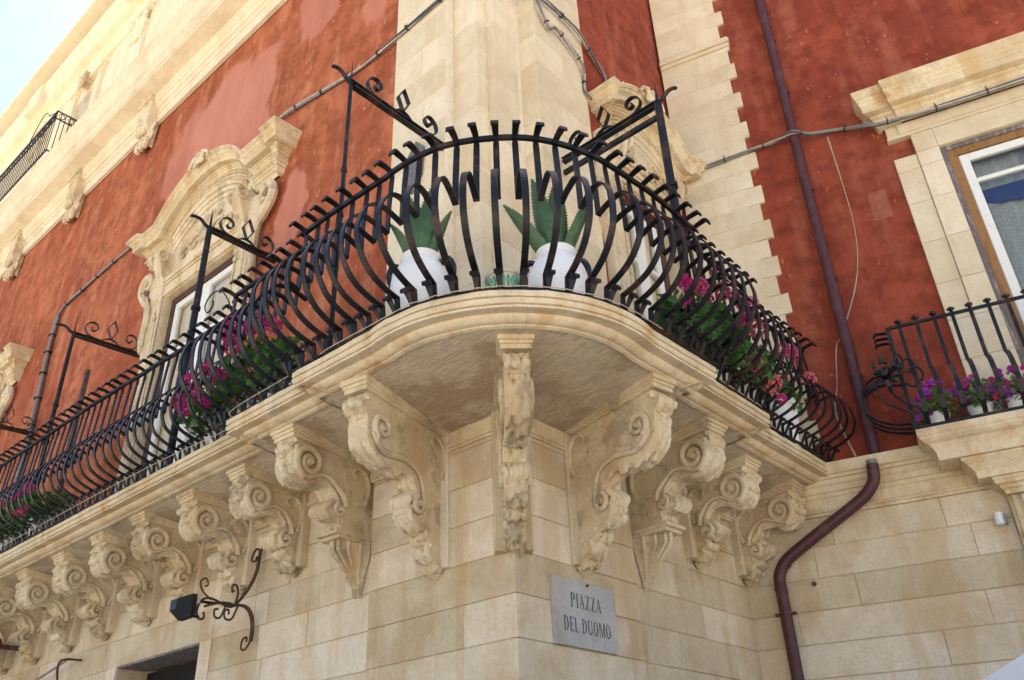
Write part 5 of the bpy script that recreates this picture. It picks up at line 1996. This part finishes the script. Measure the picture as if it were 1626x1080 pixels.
write('PIAZZA', 0.595, 2.745, 0.082, 1, 0.30)
write('DEL DUOMO', 0.595, 2.605, 0.082, 1, 0.45)
mb = MB()
mb.tube([FR(0.61, 0.0, 2.888), FR(0.61, 0.045, 2.888)], 0.007, 8)
mb.build('nail', M['rusty_iron'], sign)

t = thing('wall_nail', 'short rusty nail stub sticking out of the wing ashlar beside the drain pipe', 'nail', FW(0.485, 0, 3.19))
mb = MB()
mb.tube([FW(0.48, -0.01, 3.20), FW(0.485, 0.05, 3.19)], 0.012, 8)
mb.tube([FW(0.483, 0.018, 3.197), FW(0.484, 0.026, 3.195)], 0.019, 8)
mb.build('shank', M['rusty_iron'], t)

t = thing('wall_sensor', 'small white cylindrical sensor on the wing wall beside the fluted pilaster', 'sensor', FW(1.84, 0, 3.46))
mb = MB()
mb.tube([FW(1.84, 0.05, 3.50), FW(1.835, 0.055, 3.43)], 0.03, 14)
mb.tube([FW(1.835, 0.055, 3.43), FW(1.835, 0.055, 3.415)], 0.033, 14)
mb.build('housing', M['white_plastic'], t, smooth=40)
mb = MB()
mb.box(FW, 1.865, 1.885, 0, 0.06, 3.42, 3.49)
mb.build('mount', M['galv'], t)

# ------------------------------------------------------------------ wrought lamp on the left wall
lamp = thing('wall_lamp', 'black box floodlight on a rusty wrought iron scroll bracket below the left brackets', 'wall lamp', FL(2.5, 0, 3.2))
X0_ = 2.53
mb = MB()
PL = lambda o, z, a=0.0: FL(X0_ + a, o * 0.74, z - 0.03 - 0.14 * min(1.0, max(0.0, o) / 0.25))


def iron_scroll(mb, pts, r, a=0.0):
    s = spline(pts, 5)
    mb.tube([PL(o, z, a + (o * 0.0)) for o, z in s], [r] * len(s), 6)


mb.tube([PL(0.012, 2.93), PL(0.012, 3.62)], 0.001, 4)
for off in (-0.012, 0.012):
    iron_scroll(mb, [(0.02, 3.60), (0.03, 3.52), (0.05, 3.42), (0.13, 3.33), (0.27, 3.275), (0.38, 3.29)], 0.008, off)
    iron_scroll(mb, [(0.02, 2.93), (0.02, 3.04), (0.06, 3.15), (0.15, 3.24), (0.28, 3.29), (0.42, 3.285), (0.55, 3.25)], 0.009, off)
iron_scroll(mb, [(0.02, 3.58), (0.06, 3.62), (0.10, 3.60), (0.11, 3.55), (0.07, 3.53), (0.055, 3.56)], 0.008)
iron_scroll(mb, [(0.02, 2.94), (0.07, 2.90), (0.12, 2.93), (0.11, 2.985), (0.07, 2.98), (0.07, 2.95)], 0.008)
iron_scroll(mb, [(0.24, 3.29), (0.22, 3.36), (0.25, 3.43), (0.29, 3.42), (0.285, 3.38), (0.265, 3.39)], 0.009)
iron_scroll(mb, [(0.20, 3.27), (0.26, 3.19), (0.33, 3.19), (0.34, 3.24), (0.30, 3.25), (0.295, 3.22)], 0.008)
iron_scroll(mb, [(0.34, 3.27), (0.38, 3.19), (0.44, 3.19), (0.45, 3.235), (0.41, 3.245)], 0.008)
iron_scroll(mb, [(0.40, 3.29), (0.52, 3.31), (0.60, 3.28), (0.63, 3.21), (0.60, 3.16), (0.55, 3.17), (0.56, 3.21)], 0.009)
iron_scroll(mb, [(0.50, 3.30), (0.60, 3.35), (0.63, 3.41), (0.58, 3.44), (0.55, 3.40), (0.58, 3.385)], 0.007)
mb.build('scroll_bracket', M['rusty_iron'], lamp, smooth=0)
mb = MB()
mb.tube([PL(0.45, 3.28), PL(0.72, 3.27)], 0.010, 7)
mb.tube([PL(0.60, 3.17), PL(0.74, 3.17)], 0.010, 7)
mb.build('arm', M['iron'], lamp)
mb = MB()
mb.box(lambda a, o, z: PL(o, z, a), -0.08, 0.08, 0.70, 0.745, 3.145, 3.30, 0.003)
b1 = [PL(0.745, 3.145, -0.08), PL(0.745, 3.145, 0.08), PL(0.745, 3.30, 0.08), PL(0.745, 3.30, -0.08)]
b2 = [PL(0.87, 3.19, -0.04), PL(0.87, 3.19, 0.04), PL(0.87, 3.26, 0.04), PL(0.87, 3.26, -0.04)]
mb.loft([b1, b2], closed=True)
mb.build('lamp_housing', M['iron'], lamp)
mb = MB()
mb.tube([PL(0.62, 3.275), PL(0.655, 3.275), PL(0.70, 3.275)], [0.018, 0.026, 0.02], 12)
mb.build('lamp_socket', M['lamp_glass'], lamp, smooth=40)

t = thing('cable_hanger', 'thin rusty hook and sagging grey wire low on the far left wall', 'wire', FL(5.4, 0, 3.1))
mb = MB()
mb.tube(spline([FL(8.5, 0.05, 3.02), FL(7.3, 0.06, 3.06), FL(6.5, 0.12, 3.0), FL(5.9, 0.10, 3.07), FL(5.35, 0.10, 3.16)], 6), 0.012, 6)
mb.build('wire', M['cable'], t)
mb = MB()
mb.tube(spline([FL(5.3, 0.0, 3.15), FL(5.35, 0.16, 3.14), FL(5.36, 0.17, 3.02), FL(5.36, 0.12, 2.86), FL(5.5, 0.1, 2.78), FL(5.7, 0.1, 2.55)], 5), 0.011, 6)
mb.build('hook', M['rusty_iron'], t)

# ------------------------------------------------------------------ potted plants
def agave_leaf(L, W, base, az, tilt, bend, tw=0.0):
    """thick toothed blade; az heading, tilt from vertical, bend outward"""
    mb = MB()
    n = 14
    rows = []
    d = Vector((math.cos(az), math.sin(az), 0))
    sdv = Vector((-d.y, d.x, 0))
    ths = []
    for i in range(n + 1):
        t = i / n
        a = tilt + bend * t * t
        if i == 0:
            p = Vector(base)
        else:
            p = p + (d * math.sin(a) + Vector((0, 0, 1)) * math.cos(a)) * (L / n)
        w = W * (0.62 + 1.25 * t - 1.9 * t * t) if t < 0.5 else W * 0.77 * (1 - ((t - 0.5) / 0.5) ** 1.7) + 0.002
        w = max(0.002, w)
        th = 0.022 * (1 - t) + 0.003
        nn = (d * math.cos(a) - Vector((0, 0, 1)) * math.sin(a))
        cup = 0.28 * w
        rows.append([p - sdv * w - nn * 0 + nn * (-cup) * -1 * 0 - nn * cup, p - sdv * w * 0.5 + nn * 0, p + nn * (0.1 * cup), p + sdv * w * 0.5, p + sdv * w - nn * cup,
                     p + sdv * w * 0.5 + nn * th * 1.0, p + nn * (th + 0.1 * cup), p - sdv * w * 0.5 + nn * th])
        ths.append((p, sdv, w, nn, cup, (d * math.sin(a) + Vector((0, 0, 1)) * math.cos(a))))
    mb.loft(rows, closed=True)
    # marginal teeth
    for i in range(1, n):
        for sub in (0.0, 0.5):
            j = min(i + 1, n)
            for s in (-1, 1):
                e0 = ths[i][0] + ths[i][1] * s * ths[i][2] - ths[i][3] * ths[i][4]
                e1 = ths[j][0] + ths[j][1] * s * ths[j][2] - ths[j][3] * ths[j][4]
                p = e0.lerp(e1, sub)
                up = ths[i][5]
                q = p + ths[i][1] * s * 0.010 + up * 0.006
                mb.add([p - up * 0.007, p + up * 0.007, q, p + ths[i][3] * 0.004], [(0, 1, 2), (0, 2, 3), (1, 3, 2)])
    return mb


def agave_pot(loc, label, leaves, hand_az):
    t = thing('potted_agave', label, 'potted agave', loc, 'white pots of agave on the corner balcony')
    mb = MB()
    prof = spline([(0.001, 0.0), (0.115, 0.0), (0.13, 0.02), (0.175, 0.12), (0.205, 0.23), (0.20, 0.33), (0.16, 0.42), (0.132, 0.455), (0.128, 0.475), (0.138, 0.485), (0.143, 0.497),
                   (0.137, 0.508), (0.122, 0.508), (0.118, 0.49), (0.116, 0.46), (0.001, 0.455)], 3)
    prof = [(max(0.001, r * 0.85), z * 0.95) for r, z in prof]
    mb.lathe(prof, loc, 40)
    mb.build('pot', M['white_glaze'], t, smooth=40)
    for az in hand_az:
        mb = MB()
        d = Vector((math.cos(az), math.sin(az), 0))
        c = Vector(loc)
        pts = spline([c + d * 0.12 + Vector((0, 0, 0.43)), c + d * 0.165 + Vector((0, 0, 0.455)), c + d * 0.195 + Vector((0, 0, 0.415)), c + d * 0.195 + Vector((0, 0, 0.35)), c + d * 0.175 + Vector((0, 0, 0.305))], 4)
        sv = Vector((-d.y, d.x, 0))
        for s in (-1, 1):
            mb.tube([Vector(p) + sv * 0.011 * s for p in pts], 0.013, 8)
        mb.build('handle', M['black_handle'], t, smooth=0)
    top = Vector(loc) + Vector((0, 0, 0.41))
    for (az, L, W, tilt, bend) in leaves:
        mb = agave_leaf(L * 1.0, W * 1.12, top + Vector((math.cos(az), math.sin(az), 0)) * 0.035, az, tilt, bend)
        mb.build('leaf', M['agave'], t, smooth=50)
    return t


# camera-facing directions: the view comes from about -49 degrees
VA = math.radians(-49)
RT_ = math.radians(41)       # image right
LF_ = math.radians(221)      # image left
agave_pot((0.035, -0.775, SLAB - 0.0), 'left white pot with an agave of broad toothed leaves', [
    (VA - 1.25, 0.34, 0.052, 0.42, 0.25), (VA - 0.7, 0.50, 0.074, 0.16, 0.06), (VA + 0.55, 0.54, 0.072, 0.20, 0.04), (VA + 1.2, 0.40, 0.046, 0.38, 0.10),
    (math.radians(120), 0.50, 0.060, 0.10, 0.10), (VA - 0.1, 0.40, 0.066, 0.10, 0.08), (math.radians(150), 0.36, 0.05, 0.4, 0.3)], [RT_ - 0.2, LF_ - 0.2])
agave_pot((0.635, -0.255, SLAB), 'right white pot whose agave spreads wide pointed leaves', [
    (VA - 1.2, 0.46, 0.070, 0.66, 0.05), (VA - 0.75, 0.56, 0.078, 0.26, 0.02), (VA + 0.35, 0.58, 0.076, 0.10, 0.02), (VA + 1.2, 0.56, 0.060, 0.48, 0.02),
    (RT_ + 1.2, 0.74, 0.06, 0.08, 0.08), (RT_ + 0.4, 0.40, 0.05, 0.34, 0.10), (math.radians(150), 0.45, 0.055, 0.25, 0.1)], [LF_ - 0.3, RT_ + 0.3])

t = thing('majolica_pot', 'small green and buff patterned pot standing between the two white agave pots', 'pot', (0.50, -0.58, SLAB))
c = Vector((0.575, -0.665, SLAB))
mb = MB()
mb.lathe([(0.001, 0), (0.075, 0), (0.082, 0.02), (0.094, 0.09), (0.096, 0.115)], c, 32)
mb.build('bowl', M['buff_glaze'], t, smooth=40)
mb = MB()
for k in range(22):
    a = 2 * math.pi * k / 22
    d = Vector((math.cos(a), math.sin(a), 0))
    mb.tube([c + d * 0.084 + Vector((0, 0, 0.035)), c + d * 0.093 + Vector((0, 0, 0.07)), c + d * 0.095 + Vector((0, 0, 0.1))], [0.006, 0.0115, 0.006], 7)
mb.build('glazed_leaf_band', M['green_glaze'], t, smooth=0)
mb = MB()
mb.lathe([(0.096, 0.113), (0.104, 0.118), (0.106, 0.135), (0.1, 0.142), (0.088, 0.142), (0.08, 0.12)], c, 32)
mb.build('rim', M['buff_glaze'], t, smooth=40)


def leaf_blob(mb, p, r, rr, lobes=5):
    """a roundish scalloped leaf as a shallow fan"""
    n = Vector((rr.gauss(0, 1), rr.gauss(0, 1), rr.gauss(0.6, 0.8))).normalized()
    u = n.orthogonal().normalized()
    u = (Matrix.Rotation(rr.uniform(0, 6.28), 3, n) @ u)
    v = n.cross(u)
    k = 9
    vsx = [p - n * r * 0.25]
    for i in range(k):
        a = -2.7 + 5.4 * i / (k - 1)
        q = r * (0.92 + 0.14 * math.cos(a * lobes))
        vsx.append(p + u * q * math.cos(a) + v * q * math.sin(a) + n * r * rr.uniform(-0.08, 0.14))
    mb.add(vsx, [(0, i, i + 1) for i in range(1, k)])


def petal_head(mb, c, r, rr, n=34, pr=0.012):
    for i in range(n):
        d = Vector((rr.gauss(0, 1), rr.gauss(0, 1), rr.gauss(0, 1) + 0.35)).normalized()
        p = c + d * r * rr.uniform(0.75, 1.05)
        u = d.orthogonal().normalized()
        u = Matrix.Rotation(rr.uniform(0, 6.28), 3, d) @ u
        v = d.cross(u)
        vsx = [p - d * pr * 0.4]
        k = 6
        for q in range(k):
            a = 2 * math.pi * q / k
            rad = pr * (1.15 if q % 2 else 0.7)
            vsx.append(p + u * rad * math.cos(a) + v * rad * math.sin(a) + d * pr * 0.25)
        mb.add(vsx, [(0, 1 + q, 1 + (q + 1) % k) for q in range(k)])


def trumpet(mb, c, r, d, rr):
    u = d.orthogonal().normalized()
    v = d.cross(u)
    k = 10
    rows = []
    for (q, h) in ((0.12, -0.9), (0.2, -0.3), (0.65, 0.0), (1.0, 0.05)):
        rows.append([c + u * r * q * math.cos(2 * math.pi * i / k) * (1 + (0.08 * math.cos(i * math.pi) if q == 1 else 0)) + v * r * q * math.sin(2 * math.pi * i / k) + d * r * h for i in range(k)])
    mb.loft(rows, closed=True, caps=False)


def flower_plant(name, label, cat, group, loc, pot_r, pot_h, pot_mat, spread, height, leaf_m, heads, leafn, seed, leaf_r=0.035, trail=0.0, kind='head', outward=(0, -1), square=False):
    rr = random.Random(seed)
    t = thing(name, label, cat, loc, group)
    b = Vector(loc)
    mb = MB()
    if square:
        pass
    mb.lathe([(0.001, 0), (pot_r * 0.72, 0), (pot_r * 0.76, 0.01), (pot_r * 0.96, pot_h * 0.86), (pot_r * 1.06, pot_h * 0.865), (pot_r * 1.08, pot_h), (pot_r * 0.96, pot_h), (pot_r * 0.92, pot_h * 0.9)], b, 26)
    mb.build('pot', pot_mat, t, smooth=40)
    mb = MB()
    ov = Vector((outward[0], outward[1], 0))
    pts = []
    for i in range(leafn):
        a = rr.uniform(0, 2 * math.pi)
        h = rr.random()
        rad = spread * math.sqrt(rr.random()) * (0.65 + 0.5 * math.sin(math.pi * min(1, h * 0.9 + 0.1)))
        p = b + Vector((math.cos(a) * rad, math.sin(a) * rad, pot_h * 0.75 + h * height)) + ov * trail * (1 - h) * rr.random()
        if noise.noise(p * 9 + Vector((seed, 0, 0))) < -0.18:
            continue
        leaf_blob(mb, p, leaf_r * rr.uniform(0.6, 1.25), rr)
        pts.append(p)
    lv = mb.build('foliage', leaf_m, t, fix=False)
    lv['kind'] = 'stuff'
    mb = MB()
    for i in range(16):
        a = rr.uniform(0, 2 * math.pi)
        r2 = spread * rr.uniform(0.3, 1.0)
        e = b + Vector((math.cos(a) * r2, math.sin(a) * r2, pot_h * 0.8 + height * rr.uniform(0.5, 1.0)))
        s0 = b + Vector((math.cos(a) * pot_r * 0.3, math.sin(a) * pot_r * 0.3, pot_h * 0.85))
        mb.tube([s0, s0.lerp(e, 0.5) + Vector((0, 0, height * 0.12)), e], [0.005, 0.004, 0.0025], 5)
    st = mb.build('stems', leaf_m, t)
    for (dx, dy, dz, r, mn) in heads:
        mb = MB()
        c = b + Vector((dx, dy, dz))
        if kind == 'head':
            petal_head(mb, c, r, rr, 70 if r > 0.04 else 26, 0.0145)
            mb.tube([c - Vector((0, 0, r)), c - Vector((dx * 0.08, dy * 0.08, r + 0.02))], 0.0022, 4)
            mb.build('flower_head', M[mn], t, fix=False)
        else:
            d = (Vector((outward[0], outward[1], 0)) + Vector((rr.uniform(-0.6, 0.6), rr.uniform(-0.3, 0.3), rr.uniform(-0.3, 0.5)))).normalized()
            trumpet(mb, c, r, d, rr)
            mb.build('flower', M[mn], t, fix=False)
    return t


def rheads(seed, n, sp, z0, z1, r, cols, ox=0, oy=0):
    rr = random.Random(seed)
    return [(ox + rr.uniform(-sp, sp), oy + rr.uniform(-sp, sp), rr.uniform(z0, z1), r * rr.uniform(0.75, 1.15), rr.choice(cols)) for _ in range(n)]


G1 = 'pots of geranium behind the corner balcony railing'
# where the blooms show along each front: (position along the wall, height, radius, colour)
RIGHT_BLOOMS = [(0.55, 4.57, 0.05, 'magenta'), (0.75, 4.63, 0.062, 'pink'), (1.03, 4.82, 0.062, 'salmon'), (1.07, 4.74, 0.055, 'pink'), (0.83, 4.57, 0.036, 'magenta'), (0.52, 4.42, 0.03, 'magenta'),
                (1.37, 4.79, 0.055, 'pink'), (1.50, 4.83, 0.06, 'pink'), (1.36, 4.67, 0.055, 'magenta'), (1.28, 4.54, 0.052, 'magenta'), (1.53, 4.64, 0.072, 'salmon'), (1.33, 4.30, 0.07, 'pink'),
                (1.57, 4.22, 0.072, 'salmon'), (1.78, 4.32, 0.042, 'magenta'), (1.68, 4.15, 0.035, 'magenta'), (1.9, 4.62, 0.06, 'pink'), (2.10, 4.67, 0.055, 'pink'), (2.30, 4.53, 0.055, 'salmon')]
LEFT_BLOOMS = [(1.78, 4.86, 0.06, 'magenta'), (1.80, 4.76, 0.065, 'pink'), (1.75, 4.64, 0.06, 'magenta'), (1.51, 4.70, 0.06, 'magenta'), (1.43, 4.73, 0.062, 'pink'), (1.29, 4.63, 0.06, 'magenta'), (1.22, 4.59, 0.05, 'pink'),
               (2.04, 4.58, 0.055, 'magenta'), (2.27, 4.57, 0.06, 'magenta'), (2.16, 4.41, 0.062, 'pink'), (2.01, 4.30, 0.05, 'magenta'), (2.29, 4.35, 0.06, 'magenta'), (1.88, 4.46, 0.055, 'magenta'), (2.4, 4.46, 0.055, 'pink'),
               (5.17, 4.45, 0.06, 'magenta'), (5.0, 4.50, 0.06, 'pink'), (5.38, 4.44, 0.06, 'salmon'), (5.0, 4.28, 0.05, 'pink'), (5.25, 4.32, 0.05, 'salmon'), (5.8, 4.5, 0.06, 'magenta'), (6.0, 4.4, 0.06, 'pink'), (5.7, 4.32, 0.05, 'magenta')]


def geranium(front, s, o, pot_r, pot_h, mat, spread, height, n, seed, lab, span, reach=0.14):
    b = (-s, -o, SLAB) if front == 'L' else (o, s, SLAB)
    hd = []
    for (bs_, bz, br_, bc) in (LEFT_BLOOMS if front == 'L' else RIGHT_BLOOMS):
        if span[0] <= bs_ < span[1]:
            oo = 1.02 if front == 'R' else 0.92
            w = (-bs_, -oo) if front == 'L' else (oo, bs_)
            hd.append((w[0] - b[0], w[1] - b[1], bz - SLAB, br_ * 0.95, bc))
    return flower_plant('potted_geranium', lab, 'potted geranium', G1, b, pot_r, pot_h, mat, spread, height, M['leaf'], hd, n, seed, 0.043, reach,
                        outward=(0, -1) if front == 'L' else (1, 0))


geranium('L', 1.45, 0.66, 0.11, 0.20, M['white_plastic'], 0.16, 0.46, 230, 11, 'geranium nearest the curve on the left balcony, pink blooms against the red wall', (1.1, 1.6))
geranium('L', 1.86, 0.62, 0.12, 0.22, M['white_plastic'], 0.22, 0.56, 420, 12, 'tallest left geranium, magenta blooms in front of the right window jamb', (1.6, 1.95))
geranium('L', 2.28, 0.62, 0.12, 0.18, M['white_plastic'], 0.21, 0.42, 360, 13, 'dark leaved geranium with magenta blooms just right of the thick post', (1.95, 2.6))
geranium('L', 5.20, 0.64, 0.13, 0.20, M['white_plastic'], 0.24, 0.32, 340, 14, 'far left geranium with mixed pink and salmon blooms before the red wall', (4.8, 5.5), 0.16)
geranium('L', 5.85, 0.64, 0.13, 0.20, M['white_plastic'], 0.26, 0.32, 340, 15, 'geranium behind the bars at the extreme left of the picture', (5.5, 6.5), 0.16)
geranium('R', 0.84, 0.80, 0.11, 0.18, M['white_plastic'], 0.22, 0.44, 400, 21, 'first geranium right of the curve, bright leaves under magenta blooms', (0.5, 0.95), 0.16)
geranium('R', 1.22, 0.76, 0.12, 0.20, M['white_plastic'], 0.23, 0.50, 420, 22, 'tallest geranium on the right balcony between two lower ones', (0.95, 1.32), 0.18)
geranium('R', 1.60, 0.76, 0.12, 0.18, M['white_plastic'], 0.22, 0.42, 360, 23, 'geranium above the right ledge with two large round pink blooms near its foot', (1.32, 1.85), 0.2)
geranium('R', 2.42, 0.68, 0.15, 0.38, M['white_glaze'], 0.16, 0.26, 160, 24, 'tall white pot with sparse leaves at the inner end of the right balcony', (1.85, 2.6), 0.05)

G2 = 'small white pots of petunia on the wing balcony'
for i, (u, lab, cols) in enumerate(((1.64, 'leftmost small petunia pot on the wing balcony with purple blooms', ['purple']),
                                    (1.93, 'second petunia pot from the left on the wing balcony, violet and magenta blooms', ['purple', 'purple', 'magenta']),
                                    (2.17, 'petunia pot on the wing balcony with crimson and violet blooms at the right picture edge', ['purple', 'red_petal', 'magenta']),
                                    (2.5, 'petunia pot on the wing balcony just outside the right picture edge', ['purple', 'red_petal']))):
    p = FW(u, 0.28, 4.10)
    rr = random.Random(90 + i)
    hd = []
    for q in range(22):
        w = FW(u + rr.uniform(-0.16, 0.14), 0.28 + rr.uniform(0.0, 0.12), 4.10 + rr.uniform(0.10, 0.36)) - p
        hd.append((w.x, w.y, w.z, rr.uniform(0.025, 0.036), rr.choice(cols)))
    flower_plant('potted_petunia', lab, 'potted petunia', G2, tuple(p), 0.085, 0.13, M['white_plastic'], 0.14, 0.22, M['leaf_pale'], hd, 330, 50 + i, 0.02, 0.05, kind='trumpet', outward=(ST, -CT))

# ------------------------------------------------------------------ market parasol, low at the right
t = thing('parasol', 'white canvas parasol whose sloping rim cuts the lower right corner', 'parasol', (3.4, 0.6, 0))
pc = Vector((3.4, 0.6, 0))
mb = MB()
mb.tube([pc, pc + Vector((0, 0, 2.37))], 0.024, 10)
mb.build('pole', M['white_frame'], t)
mb = MB()
mb.tube([pc, pc + Vector((0, 0, 0.08))], [0.28, 0.24], 20)
mb.build('foot', M['galv'], t)
CPZ, CPR = 2.03, 1.5
mb = MB()
ring = [pc + Vector((CPR * math.cos(math.radians(45 * k + 10)), CPR * math.sin(math.radians(45 * k + 10)), CPZ)) for k in range(8)]
apex = pc + Vector((0, 0, 2.37))
rows = []
for f in (0.0, 0.25, 0.5, 0.75, 1.0):
    row = []
    for k in range(8):
        a, b = ring[k], ring[(k + 1) % 8]
        for q in (0, 0.5):
            e = a.lerp(b, q)
            sag = -0.03 * math.sin(math.pi * f) - (0.0 if q == 0 else 0.02 * f)
            row.append(apex.lerp(e, max(0.02, f)) + Vector((0, 0, sag)))
    rows.append(row)
rows.append([p - Vector((0, 0, 0.16)) for p in rows[-1]])
mb.loft(rows, closed=True, caps=False)
mb.build('canopy', M['canopy'], t, fix=False)
mb = MB()
for k in range(8):
    mb.tube([apex - Vector((0, 0, 0.05)), ring[k] - Vector((0, 0, 0.02))], 0.009, 6)
mb.build('ribs', M['white_frame'], t)

# dark red rolled awning low on the left
t = thing('rolled_awning', 'dark red rolled awning under the balcony at the far left', 'awning', FL(7.6, 0.2, 3.3))
mb = MB()
mb.tube([FL(6.35, 0.42, 3.40), FL(9.0, 0.42, 3.40)], 0.075, 14)
mb.build('roll', M['awning_red'], t, smooth=40)
mb = MB()
for s in (6.4, 8.8):
    mb.box(FL, s, s + 0.04, 0.0, 0.45, 3.38, 3.42)
mb.build('arm', M['rusty_iron'], t)
